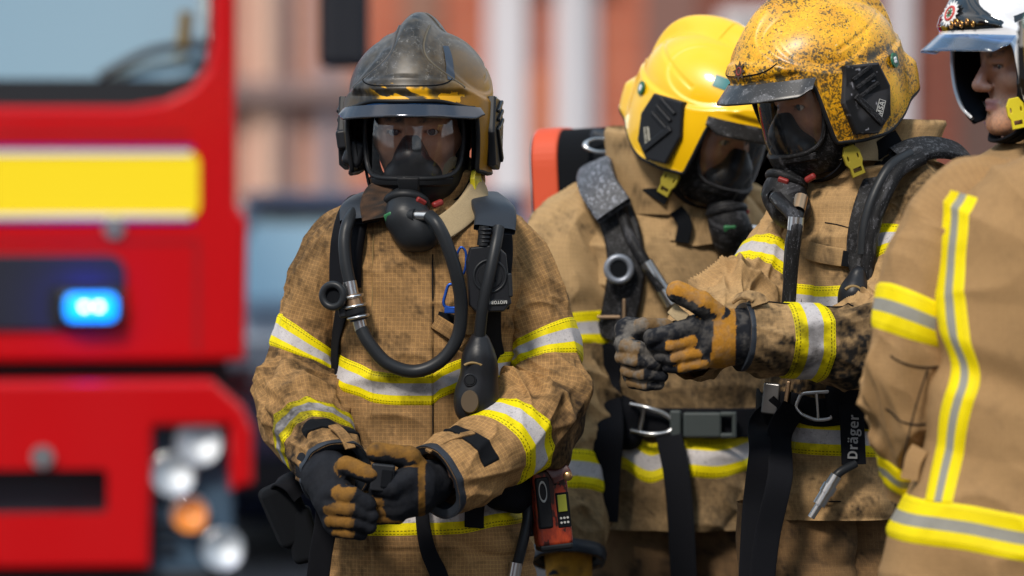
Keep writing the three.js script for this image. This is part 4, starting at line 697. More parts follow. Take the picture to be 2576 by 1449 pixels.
  const clothTab = g => { const c = new Float32Array(g.attributes.position.count * 3); for (let i = 0; i < c.length / 3; i++) { const p = V(g.attributes.position.getX(i), g.attributes.position.getY(i), g.attributes.position.getZ(i)); c.set(dirt(p), i * 3); } g.setAttribute('color', new THREE.BufferAttribute(c, 3)); return g; };
  part('cuff_tab', clothTab(tab(W(838, 1070, 0.235), W(882, 1128, 0.265), V(0.5, 0.5, 0.7).normalize(), 0.022, 0.004)), M.cloth, tunic);
  part('cuff_tab', clothTab(tab(W(1075, 1135, 0.29), W(1190, 1088, 0.25), V(-0.2, 0.9, 0.4).normalize(), 0.016, 0.004)), M.cloth, tunic);
  // placket edge stitching and pocket seams
  const seam = (pts, lift, r) => tube(pts.map(([x, y]) => T.on(x, y, lift)[0]), r, 60, 6);
  part('seam', seam([[940, 590], [940, 760], [939, 900], [938, 1000], [938, 1120]], 0.0004, 0.0011), M.gold, tunic); part('seam', seam([[1088, 640], [1088, 800], [1088, 1000], [1088, 1110]], 0.0002, 0.0013), M.velcro, tunic);
  part('seam', seam([[1096, 1105], [1180, 1100], [1240, 1098]], 0.0008, 0.0011), M.velcro, tunic); part('seam', seam([[850, 1108], [900, 1112], [930, 1112]], 0.0008, 0.0010), M.velcro, tunic);
  // collar: tall on his left, dark folded flap on his right, pale hood inside
  const nc = W(1085, 545, -0.03);
  part('collar', collarGeo(nc, 0.088, 0.090, 0.082, -60, 76, { color: dirt, flare: 0.05, sd: 2, lean: V(0.0, 0, 0.012) }), M.cloth, tunic);
  part('collar', paint(strap([W(1000, 452, 0.05), W(962, 470, 0.085), W(942, 510, 0.105), W(948, 552, 0.122)], [V(-0.6, 0.3, 0.7), V(-0.5, 0.2, 0.8), V(-0.3, 0.1, 0.9), V(-0.1, 0.2, 1)], 0.052, 0.008, 30), dirtFn({ base: [0.20, 0.10, 0.05], grime: 0.8, sd: 6, stains: [[W(960, 500, 0.1), 0.05, 0.8]] })), M.clothPlain, tunic, 'dark collar flap turned out');
  part('hood_edge', strap([W(1196, 432, -0.01), W(1206, 470, 0.035), W(1180, 520, 0.075), W(1130, 565, 0.10), W(1085, 590, 0.112)], [V(0.9, 0.2, 0.3), V(0.8, 0.2, 0.5), V(0.4, 0.3, 0.9), V(0.2, 0.4, 0.9), V(0, 0.4, 0.9)], 0.046, 0.014, 40), M.hood, tunic);
  part('collar', collarGeo(nc, 0.092, 0.094, 0.075, 118, 300, { color: dirtFn({ base: [0.2, 0.12, 0.07], grime: 0.7, sd: 4, stains: [] }), flare: 0.12, sd: 7, lean: V(-0.006, 0, 0.02) }), M.clothPlain, tunic);
  part('hook_patch', strap([W(1200, 500, 0.05), W(1170, 545, 0.078), W(1120, 580, 0.098)], [V(0.5, 0.3, 0.8), V(0.3, 0.3, 0.9), V(0.1, 0.3, 0.95)], 0.028, 0.004, 20), M.velcro, tunic);
  part('pocket_loop', clothTab(strap([T.on(1092, 805, 0.008)[0], T.on(1135, 835, 0.011)[0], T.on(1165, 862, 0.008)[0]], [V(0, 0, 1), V(0, 0, 1), V(0, 0, 1)], 0.026, 0.005, 16)), M.cloth, tunic);
  part('pocket_loop', clothTab(strap([T.on(1148, 808, 0.014)[0], T.on(1170, 812, 0.015)[0], T.on(1192, 812, 0.012)[0]], [V(0, 0, 1), V(0, 0, 1), V(0, 0, 1)], 0.036, 0.006, 16)), M.cloth, tunic);
  part('pocket_mouth', strap([T.on(1100, 797, 0.004)[0], T.on(1135, 805, 0.004)[0], T.on(1172, 812, 0.004)[0]], [V(0, 0, 1), V(0, 0, 1), V(0, 0, 1)], 0.022, 0.003, 16), M.velcro, tunic);
  part('hood', collarGeo(W(1078, 500, -0.02), 0.078, 0.082, 0.075, -70, 250, { flare: -0.06, sd: 11, lean: V(0, 0, 0.01) }), M.hood, P);
  // legs
  const feet = [W(970, 1400, -0.02), W(1185, 1400, -0.04)].map(p => V(p.x, 0.24, p.z));
  part('trousers', legsGeo([W(985, 1420, -0.02), W(1170, 1420, -0.03)], feet, dirtFn({ base: [0.32, 0.19, 0.09], grime: 0.4, sd: 9 })), M.cloth, P);
  feet.forEach((f, i) => part('boot', bootGeo(f, i ? 0.2 : -0.2), M.rubber, P));
  addBody(P, Mh, { chest: W(1070, 620, -0.03), pelvis: W(1075, 1380, -0.02), sleeves: [SL, SR], feet, look: 0.0015 });
  // helmet: soot over yellow, scraped clean at the brow, cleaner towards his left
  const hs = helmetTex((p, u, v) => {
    const q = p.clone().applyMatrix4(Mh), n = fbm(p.x * 22, p.y * 22, p.z * 22, 5), f = fbm(p.x * 95, p.y * 95, p.z * 95 + 3, 4), g = noise(p.x * 520, p.y * 520, p.z * 520);
    let soot = 0.97 - 0.74 * sstep(0.030, 0.115, p.x + 0.03 * n + 0.7 * (0.05 - p.y) * (p.x > 0.04 ? 1 : 0)) + 0.10 * f + 0.06 * g;
    const clean = [0.80, 0.55, 0.06], dark = [0.145 + 0.26 * f, 0.147 + 0.26 * f, 0.155 + 0.26 * f], brownish = [0.33, 0.25, 0.12];
    let c = dark.map((d, i) => mix(brownish[i], d, clamp(0.80 + 1.0 * n - 0.6 * sstep(0, 0.1, p.x))));
    c = c.map((d, i) => mix(clean[i] * 0.86, d, clamp(soot)));
    const ring = Math.abs(fbm(p.x * 75 + 5, p.y * 75, p.z * 75, 4)); if (ring < 0.018 && n > -0.05 && p.y > 0.09) c = c.map(d => mix(d, 0.60, 0.5));   // dried water marks
    const w = sstep(0.028, 0.0, Math.abs(p.x) - 0.045 + 0.05 * n) * sstep(0.084, 0.074, p.y + 0.012 * f) * (p.z > 0.05 ? 1 : 0) * sstep(-0.02, 0.12, fbm(p.x * 26, p.y * 70 + p.x * 26, 3, 4) + 0.08);
    const w2 = (p.z > 0.05 && Math.hypot((p.x - 0.078) * 1.1, (p.y - 0.058) * 1.6) < 0.017 + 0.02 * f) ? 1 : 0; c = c.map((d, i) => mix(d, [0.96, 0.70, 0.05][i], clamp(w + w2) * 0.95));
    return c;
  });
  const shell = addHelmet(P, Mh, { shell: mat({ map: hs, roughness: 0.42 }), rim: M.rubber, peak: mat({ color: lc(0.075, 0.08, 0.095), roughness: 0.12, metalness: 0.7 }), peakOut: 0.014, peakY: 0.0485, peakH: 0.023, inner: pmat({ color: lc(0.02, 0.14, 0.40), roughness: 0.15, metalness: 0.6 }), mark: 'MSA', label: 'helmet blackened by soot with yellow scrapes at the brow' });
  // strip of dark reflective tape on the crown
  part('crown_tape', grid((u, v) => { const c = 0.622 - 0.022 * v; return helmetPoint(mix(c - 0.011, c + 0.011, u), mix(0.27, 0.515, v), 0.0014); }, 8, 40).applyMatrix4(Mh), mat({ color: lc(0.018, 0.032, 0.055), roughness: 0.5 }), shell);
  const gr = []; for (let i = 0; i <= 40; i++) { const x = mix(-0.088, 0.088, i / 40), u = 0.5 + Math.asin(x / 0.142) / (2 * Math.PI); gr.push(helmetPoint(u, 0.548 - 0.05 * Math.pow(Math.abs(x) / 0.088, 6), 0.0004)); }
  part('crest_line', tube(gr, 0.0012, 120, 6).applyMatrix4(Mh), M.velcro, shell);
  for (const s of [-1, 1]) {           // raised edges of the crest, running out over the brow
    const l = []; for (let i = 0; i <= 30; i++) { const vd = mix(0.22, 0.93, i / 30), w = 0.023 + 0.072 * Math.pow(sstep(0.40, 1.0, vd), 1.8) + 0.002, rho = Math.pow(Math.sin(vd * Math.PI / 2), 0.94); l.push(helmetPoint(0.5 + s * Math.asin(Math.min(0.99, w / (rho * 0.1285))) / (2 * Math.PI), vd * 0.6, 0.0004)); }
    part('crest_edge', tube(l, 0.0022, 80, 8).applyMatrix4(Mh), mat({ color: s > 0 ? lc(0.085, 0.07, 0.045) : lc(0.06, 0.057, 0.055), roughness: 0.6 }), shell);
  }
  addChinStrap(shell, Mh, 1);
  const lamp = part('torch_clip', at(box(0.030, 0.035, 0.03, 0.006), W(868, 350, 0.02), [0, 0, 8]), M.plastic, shell); part('torch_clip', at(box(0.036, 0.05, 0.03, 0.01), W(892, 385, 0.03), [0, 0, -20]), M.plastic, shell);
  const mk = addMask(P, Mh, { label: 'black rubber breathing mask with wide clear lens' });
  // gloves
  const q = (x, y, z) => W(x, y, z);
  part('glove', gloveGeo({ palm: [[q(806, 1170, 0.225), q(828, 1205, 0.27), 0.046, 0.040], [q(826, 1205, 0.27), q(846, 1245, 0.300), 0.038, 0.034], [q(832, 1262, 0.295), q(846, 1312, 0.295), 0.028, 0.024]], fingers: [
    { j: [q(836, 1240, 0.318), q(884, 1246, 0.338), q(924, 1268, 0.330), q(930, 1272, 0.300)], r: 0.0155 }, { j: [q(832, 1276, 0.320), q(884, 1281, 0.338), q(932, 1297, 0.326), q(932, 1298, 0.298)], r: 0.0140 },
    { j: [q(838, 1308, 0.316), q(884, 1313, 0.332), q(928, 1324, 0.320), q(924, 1322, 0.294)], r: 0.0132 }, { j: [q(850, 1336, 0.308), q(884, 1340, 0.322), q(908, 1343, 0.312), q(908, 1340, 0.29)], r: 0.0115 },
    { j: [q(846, 1205, 0.285), q(872, 1172, 0.315), q(932, 1195, 0.330)], r: 0.0168, thumb: true }], grime: 0.45 }), M.glove, P, 'black glove with ochre finger panels curled over the other hand');
  part('glove', gloveGeo({ palm: [[q(1082, 1215, 0.255), q(1052, 1225, 0.285), 0.040, 0.036], [q(1050, 1205, 0.290), q(990, 1225, 0.310), 0.027, 0.025], [q(1050, 1255, 0.280), q(1000, 1268, 0.300), 0.030, 0.028]], fingers: [
    { j: [q(1030, 1200, 0.315), q(985, 1225, 0.330), q(950, 1228, 0.318)], r: 0.0165, tanSeg: 9 }, { j: [q(1000, 1254, 0.312), q(945, 1258, 0.312), q(918, 1258, 0.298)], r: 0.0135 }, { j: [q(1000, 1280, 0.308), q(945, 1282, 0.306), q(922, 1280, 0.292)], r: 0.0125 }, { j: [q(998, 1302, 0.302), q(950, 1302, 0.300), q(928, 1300, 0.288)], r: 0.0115 },
    { j: [q(1062, 1195, 0.280), q(1030, 1150, 0.305), q(948, 1138, 0.315)], r: 0.0190, thumb: true }], grime: 0.55, palmTan: (x, y, z) => x > W(1052, 1, 0.28).x && x < W(1070, 1, 0.28).x }), M.glove, P, 'black and ochre glove with its thumb held out flat');

  // ---- breathing apparatus worn by him
  const bb = W(1070, 900, -0.20);
  const A = thing('breathing_apparatus', 'black breathing set with looping air hose on the sooty helmeted firefighter in front', 'breathing set', V(bb.x, 0.95, bb.z), 'breathing sets worn by the firefighters');
  const onT = (l, lift) => { const a = l.map(([x, y]) => T.on(x, y, lift)); return [a.map(k => k[0]), a.map(k => k[1])]; };
  { const cy = new THREE.CapsuleGeometry(0.075, 0.36, 8, 24); part('air_cylinder', at(cy, V(bb.x, 1.18, -0.30)), M.pad, A); part('backplate', at(box(0.26, 0.50, 0.035, 0.015), V(bb.x, 1.17, -0.205)), M.plastic, A); }
  const over = (l, lift, back) => { const [p, n] = onT(l, lift); return [[back[0], back[1], ...p], [V(0, 0.3, -1), V(0, 1, -0.2), ...n]]; };
  { const [p, n] = over([[900, 545], [885, 600], [880, 660], [880, 722]], 0.010, [V(W(960, 560, 0).x, 1.47, -0.18), W(930, 500, -0.02)]); part('shoulder_strap', strap(p, n, 0.066, 0.020, 60), M.web, A); }
  { const [p, n] = over([[1232, 560], [1236, 620], [1232, 690], [1226, 770]], 0.010, [V(W(1180, 560, 0).x, 1.47, -0.18), W(1205, 500, -0.02)]); part('shoulder_strap', strap(p, n, 0.068, 0.020, 60), M.web, A); }
  { const p = [W(955, 492, -0.03), W(925, 502, 0.045), W(905, 528, 0.092), W(905, 556, 0.110)], n = [V(0, 1, 0), V(-0.2, 0.9, 0.4), V(-0.2, 0.6, 0.8), V(-0.1, 0.2, 1)]; part('shoulder_pad', strap(p, n, 0.070, 0.016, 40), M.pad, A); }
  { const p = [W(1205, 492, -0.03), W(1230, 508, 0.050), W(1246, 540, 0.102), W(1244, 578, 0.128)], n = [V(0, 1, 0), V(0.2, 0.9, 0.4), V(0.1, 0.5, 0.8), V(0.1, 0.1, 1)]; part('shoulder_pad', strap(p, n, 0.074, 0.016, 40), M.pad, A); }
  { const [p, n] = onT([[880, 700], [866, 780], [856, 860], [846, 960]], 0.006); part('pull_strap', strap(p, n, 0.030, 0.004, 40), M.web, A); }
  { const [p, n] = onT([[1226, 760], [1240, 860], [1258, 960], [1266, 1060]], 0.006); part('pull_strap', strap(p, n, 0.044, 0.004, 40), M.web, A); }
  const hz = (x, y, z) => W(x, y, z);
  part('air_hose', tube([mk.port, hz(1098, 562, 0.185), hz(1122, 610, 0.190), hz(1148, 690, 0.185), hz(1160, 770, 0.170), hz(1150, 850, 0.160), hz(1108, 908, 0.155), hz(1044, 934, 0.152), hz(975, 914, 0.152), hz(928, 862, 0.150), hz(908, 826, 0.146)], 0.0118, 140, 16), M.hose, A);
  const cpl = [[hz(909, 830, 0.146), hz(901, 798, 0.146), 0.0115, M.metal], [hz(903, 806, 0.146), hz(895, 772, 0.146), 0.0165, M.plastic], [hz(897, 788, 0.146), hz(893, 776, 0.146), 0.0195, M.rubber], [hz(894, 774, 0.146), hz(886, 742, 0.144), 0.0150, M.brass], [hz(887, 748, 0.144), hz(879, 708, 0.142), 0.0120, M.metal]];
  for (const [a, b, r, m] of cpl) part('hose_coupling', new THREE.TubeGeometry(new THREE.LineCurve3(a, b), 2, r, 18), m, A);
  for (const [a, r] of [[hz(901, 797, 0.146), 0.0175], [hz(888, 746, 0.144), 0.0165], [hz(893, 770, 0.146), 0.0175]]) { const t = new THREE.TorusGeometry(r, 0.003, 8, 24); t.rotateX(Math.PI / 2); t.rotateZ(0.2); part('coupling_ring', at(t, a), M.metal, A); }
  part('air_hose', tube([hz(880, 712, 0.142), hz(870, 660, 0.138), hz(867, 600, 0.130), hz(876, 560, 0.118), hz(900, 520, 0.07)], 0.0112, 50, 14), M.hose, A);
  // swivel clip with its ring
  { const t = new THREE.TorusGeometry(0.0195, 0.0068, 14, 36); t.rotateY(-0.35); part('ring_socket', at(t, hz(838, 744, 0.150)), M.hose, A); const c = cyl(0.021, 0.017, 0.030).rotateX(Math.PI / 2); c.rotateY(-0.35); part('ring_socket', at(c, hz(844, 745, 0.133)), M.velcro, A); part('ring_socket', at(box(0.016, 0.03, 0.016, 0.005), hz(862, 778, 0.14), [0, 0, 10]), M.hose, A); }
  // gauge line and gauge
  part('gauge_hose', tube([hz(1255, 572, 0.140), hz(1246, 620, 0.158), hz(1232, 690, 0.168), hz(1215, 770, 0.165), hz(1205, 858, 0.150)], 0.0105, 60, 14), M.hose, A);
  { const gb = blob([[hz(1206, 858, 0.146), hz(1204, 900, 0.148), 0.016, 0.021], [hz(1204, 900, 0.148), hz(1194, 1000, 0.150), 0.024, 0.031], [hz(1186, 990, 0.150), hz(1182, 1032, 0.150), 0.020, 0.022], [hz(1216, 940, 0.140), hz(1218, 1034, 0.140), 0.020, 0.022]], 0.03, 0.0036);
    const g = part('pressure_gauge', gb, M.plastic, A); part('gauge_collar', at(cyl(0.0195, 0.0205, 0.007), hz(1204, 884, 0.148), [0, 0, 0]), M.gold, g);
    const ar = new THREE.TorusGeometry(0.0215, 0.0032, 8, 24, 1.5); ar.rotateZ(0.82); ar.scale(1, 0.75, 0.8); part('gauge_band', at(ar, hz(1190, 936, 0.1765)), M.gold, g); const b1 = new THREE.TorusGeometry(0.010, 0.0018, 8, 28); part('gauge_button', at(b1, hz(1182, 956, 0.1815)), M.plastic, g); part('gauge_button', at(cyl(0.008, 0.009, 0.006).rotateX(Math.PI / 2), hz(1182, 956, 0.1815)), M.rubber, g);
    const sp = cyl(0.0165, 0.0180, 0.008, 32).rotateX(Math.PI / 2); sp.scale(0.9, 1.15, 1); part('gauge_grille', at(sp, hz(1182, 1010, 0.1832), [-4, -6, 0]), mat({ color: lc(0.075, 0.050, 0.026), roughness: 0.8 }), g); part('gauge_slot', at(box(0.006, 0.034, 0.006, 0.002), hz(1236, 960, 0.154), [0, 25, -4]), M.velcro, g); part('gauge_button', at(box(0.012, 0.018, 0.006, 0.004), hz(1236, 1032, 0.156), [0, 25, 0]), M.rubber, g); }
  // waist gear
  { const p = [], n = []; for (let k = 0; k <= 40; k++) { const th = R(mix(20, 340, k / 40) + 90); const y = 1.045; const c = T.atY(th, y, 0.010); p.push(c); n.push(T.raw(th, y)[1]); } part('waist_belt', strap(p, n, 0.045, 0.006, 120), M.web, A); }
  part('waist_pad', blob([[hz(1250, 1210, 0.10), hz(1300, 1215, 0.06), 0.030, 0.035], [hz(1252, 1245, 0.10), hz(1300, 1250, 0.07), 0.026, 0.030]], 0.02, 0.006), M.web, A);
  { const [p, n] = onT([[1196, 1240], [1192, 1285], [1190, 1328]], 0.008); part('strap_end', strap(p, n, 0.036, 0.006, 16), M.web, A); }
  { const [p, n] = onT([[1060, 1250], [1066, 1330], [1078, 1390], [1100, 1440], [1120, 1500]], 0.010); part('strap_end', strap(p, n, v => 0.022 + 0.012 * v, 0.005, 30), M.web, A); }
  part('strap_end', strap([hz(826, 1255, 0.16), hz(818, 1330, 0.165), hz(806, 1400, 0.16), hz(796, 1490, 0.15)], [V(0, 0, 1), V(0, 0, 1), V(0, 0, 1), V(0, 0, 1)], 0.040, 0.005, 30), M.web, A);
  part('quick_connect_hose', tube([hz(1330, 1240, 0.06), hz(1328, 1300, 0.08), hz(1314, 1370, 0.09), hz(1300, 1425, 0.09)], 0.0095, 30, 12), M.hose, A);
  part('hose_coupling', new THREE.TubeGeometry(new THREE.LineCurve3(hz(1299, 1415, 0.09), hz(1288, 1475, 0.09)), 3, 0.0115, 16), M.metal, A);
  part('hip_pouch', [at(box(0.066, 0.115, 0.06, 0.014), hz(722, 1292, 0.02), [0, 12, 24]), at(box(0.05, 0.10, 0.055, 0.012), hz(760, 1345, 0.02), [0, 0, 14])], M.velcro, A); part('pouch_flap', strap([hz(690, 1225, 0.02), hz(712, 1205, 0.045), hz(740, 1212, 0.06), hz(765, 1240, 0.06)], [V(-0.6, 0.7, 0.3), V(-0.2, 0.9, 0.4), V(0.1, 0.6, 0.8), V(0.2, 0.3, 0.9)], 0.05, 0.006, 24), M.web, A);
  part('belt_buckle', at(box(0.040, 0.048, 0.018, 0.004), hz(962, 1202, 0.332), [0, 0, -6]), M.plastic, A); part('belt_buckle', at(box(0.018, 0.030, 0.004, 0.001), hz(972, 1204, 0.343), [0, 0, -6]), M.velcro, A);

  // ---- remote speaker microphone clipped to the strap
  const rp = W(1228, 700, 0.155); const Rr = thing('speaker_microphone', 'black radio microphone with round speaker clipped to the chest strap', 'microphone', rp);
  { const bodyS = new THREE.Shape(); [[-0.028, 0.052], [0.014, 0.056], [0.030, 0.040], [0.034, -0.020], [0.036, -0.044], [0.024, -0.056], [-0.022, -0.056], [-0.033, -0.044], [-0.034, 0.030]].forEach(([x, y], i) => i ? bodyS.lineTo(x, y) : bodyS.moveTo(x, y)); bodyS.closePath();
    const eg = new THREE.ExtrudeGeometry(bodyS, { depth: 0.014, bevelEnabled: true, bevelThickness: 0.005, bevelSize: 0.003, bevelSegments: 3 }); eg.translate(0, 0, -0.012); const b = part('casing', at(eg, rp, [0, 6, 2]), M.plastic, Rr);
    part('speaker_ring', at(new THREE.TorusGeometry(0.028, 0.0022, 10, 40), rp.clone().add(V(0.003, 0.004, 0.0075)), [0, 6, 0]), M.hose, b); part('speaker_ring', at(cyl(0.021, 0.022, 0.004, 32).rotateX(Math.PI / 2), rp.clone().add(V(0.003, 0.004, 0.0070)), [0, 6, 0]), M.rubber, b);
    for (let k = 0; k < 3; k++) part('sound_hole', at(cyl(0.0016, 0.0016, 0.002, 12).rotateX(Math.PI / 2), rp.clone().add(V(0.013, 0.010 - k * 0.007, 0.0095))), M.velcro, b);
    const tx = text('MOTOROLA', 0.0058, 0.0008); tx.rotateZ(Math.PI); part('lettering', at(tx, rp.clone().add(V(0.011, -0.042, 0.0085)), [0, 6, 2]), M.greyPrint, b);
    const pl = box(0.034, 0.010, 0.002, 0.001); part('name_plate', at(pl, rp.clone().add(V(0.011, -0.042, 0.0072)), [0, 6, 2]), M.hose, b);
    part('side_key', at(box(0.008, 0.042, 0.012, 0.003), rp.clone().add(V(0.038, -0.012, 0.0)), [0, 6, 3]), M.hose, Rr);
    part('cable_boot', at(cyl(0.0085, 0.011, 0.034), rp.clone().add(V(-0.008, 0.074, 0.0)), [0, 0, -3]), M.rubber, Rr); for (let k = 0; k < 4; k++) { const t = new THREE.TorusGeometry(0.0095, 0.0022, 8, 20); t.rotateX(Math.PI / 2); part('boot_ring', at(t, rp.clone().add(V(-0.007 + k * 0.0006, 0.064 + k * 0.007, 0))), M.plastic, Rr); } }
  // ---- blue carabiner and key clip
  const cp = W(1158, 690, 0.135); const C = thing('carabiner', 'blue carabiner hanging from a loop on the tunic chest', 'carabiner', cp);
  { const loop = (pts, r) => new THREE.TubeGeometry(new THREE.CatmullRomCurve3(pts.map(([x, y, z]) => W(x, y, z ?? 0.142)), true), 60, r, 8, true);
    part('hook', loop([[1150, 640], [1160, 622], [1170, 630], [1171, 670], [1164, 690], [1152, 684], [1150, 660]], 0.0022), M.blueAnod, C); part('gate', tube([W(1152, 640, 0.143), W(1150, 662, 0.143), W(1151, 686, 0.143)], 0.0024, 8, 8), M.metal, C);
    part('link', tube([W(1153, 684, 0.143), W(1148, 705, 0.143), W(1152, 720, 0.143)], 0.0018, 10, 8), M.metal, C); part('ring', loop([[1116, 762], [1120, 742], [1130, 716], [1144, 718], [1152, 745], [1150, 772], [1120, 771]], 0.0028), M.blueAnod, C); part('foot', at(box(0.020, 0.012, 0.005, 0.002), W(1132, 780, 0.142)), M.blueAnod, C); }
  // ---- red gas detector on the hip
  const gp = W(1384, 1275, 0.075); const D = thing('gas_detector', 'scuffed red gas detector in a holster at the hip', 'gas detector', gp);
  { const e = [0, 12, 6]; const off = (x, y, z) => V(x, y, z).applyEuler(new THREE.Euler(0, R(e[1]), R(e[2]), 'YXZ')).add(gp);
    const redT = tex(256, 256, (u, v) => { const n = fbm(u * 6, v * 6, 1, 5), f = noise(u * 120, v * 120, 2); const k = clamp(0.5 + 1.3 * n); let c = [mix(0.38, 0.66, k), mix(0.10, 0.24, k), mix(0.07, 0.10, k)]; if (n < -0.16 || f > 0.8) c = c.map(x => x * 0.45); return c; });
    const b = part('casing', at(box(0.064, 0.140, 0.046, 0.010), off(0, 0, 0), e), mat({ map: redT, roughness: 0.45 }), D);
    part('side_key_pad', at(box(0.026, 0.092, 0.010, 0.005), off(-0.015, 0.010, 0.021), e), M.rubber, b); const kt = new THREE.TorusGeometry(0.009, 0.0012, 8, 28); kt.scale(0.75, 1.9, 1); part('key_outline', at(kt, off(-0.016, 0.030, 0.0268), e), M.greyPrint, b);
    part('window', at(box(0.024, 0.062, 0.006, 0.002), off(0.018, -0.006, 0.0215), e), M.velcro, b); part('screen', at(box(0.016, 0.030, 0.003, 0.001), off(0.017, 0.006, 0.0250), e), mat({ color: lc(0.22, 0.24, 0.03), roughness: 0.3 }), b);
    for (let k = 0; k < 6; k++) part('key', at(cyl(0.0021, 0.0021, 0.003, 10).rotateX(Math.PI / 2), off(0.012 + (k % 3) * 0.006, -0.020 - Math.floor(k / 3) * 0.008, 0.0250), e), M.greyPrint, b);
    for (let k = 0; k < 5; k++) part('vent_hole', at(cyl(0.0014, 0.0014, 0.002, 10).rotateX(Math.PI / 2), off(0.008 + (k % 3) * 0.007, 0.048 - Math.floor(k / 3) * 0.008, 0.0232), e), M.velcro, b);
    const fl = strap([off(-0.012, 0.066, -0.010), off(0.002, 0.082, 0.012), off(0.018, 0.060, 0.029), off(0.022, 0.048, 0.030)], [V(0, 1, 0), V(0, 0.8, 0.5), V(0, 0.2, 1), V(0, 0, 1)], 0.036, 0.004, 24); const fp = part('leather_flap', fl, mat({ color: lc(0.10, 0.028, 0.022), roughness: 0.4 }), D); part('stud', at(new THREE.SphereGeometry(0.0085, 20, 14).scale(1, 1, 0.5), off(0.030, 0.053, 0.034)), mat({ color: lc(0.6, 0.36, 0.16), metalness: 1, roughness: 0.3 }), fp);
    part('base_cap', at(box(0.060, 0.012, 0.046, 0.005), off(0, -0.070, 0), e), M.rubber, D); part('belt_clip', at(box(0.030, 0.10, 0.02, 0.006), off(-0.03, 0.0, -0.028), e), M.plastic, D); }
}
// band that follows a line drawn over a torso, [px, py] points, width in metres
function tapeAlong(T, path, w, color, off = 0.003, n = 160) {
  const fx = curve1(path.map((p, i) => [i / (path.length - 1), p[0]])), fy = curve1(path.map((p, i) => [i / (path.length - 1), p[1]]));
  return tapeGeo((u, t, o) => { const x = fx(u), y = fy(u), dx = fx(u + 0.01) - fx(u - 0.01), dy = fy(u + 0.01) - fy(u - 0.01), l = Math.hypot(dx, dy), [c] = T.on(x, y), k = pxm(c.z) * w * (t - 0.5); return T.on(x + dy / l * k, y - dx / l * k, off * o)[0]; }, n, color, w);
}
const Z1 = [V(0, 0, 1)], zs = n => Array.from({ length: n }, () => V(0, 0, 1));
function ringGeo(px, py, z, r, t, sx = 1, sy = 1) { const g = new THREE.TorusGeometry(r, t, 12, 36); g.scale(sx, sy, 1); return at(g, W(px, py, z)); }
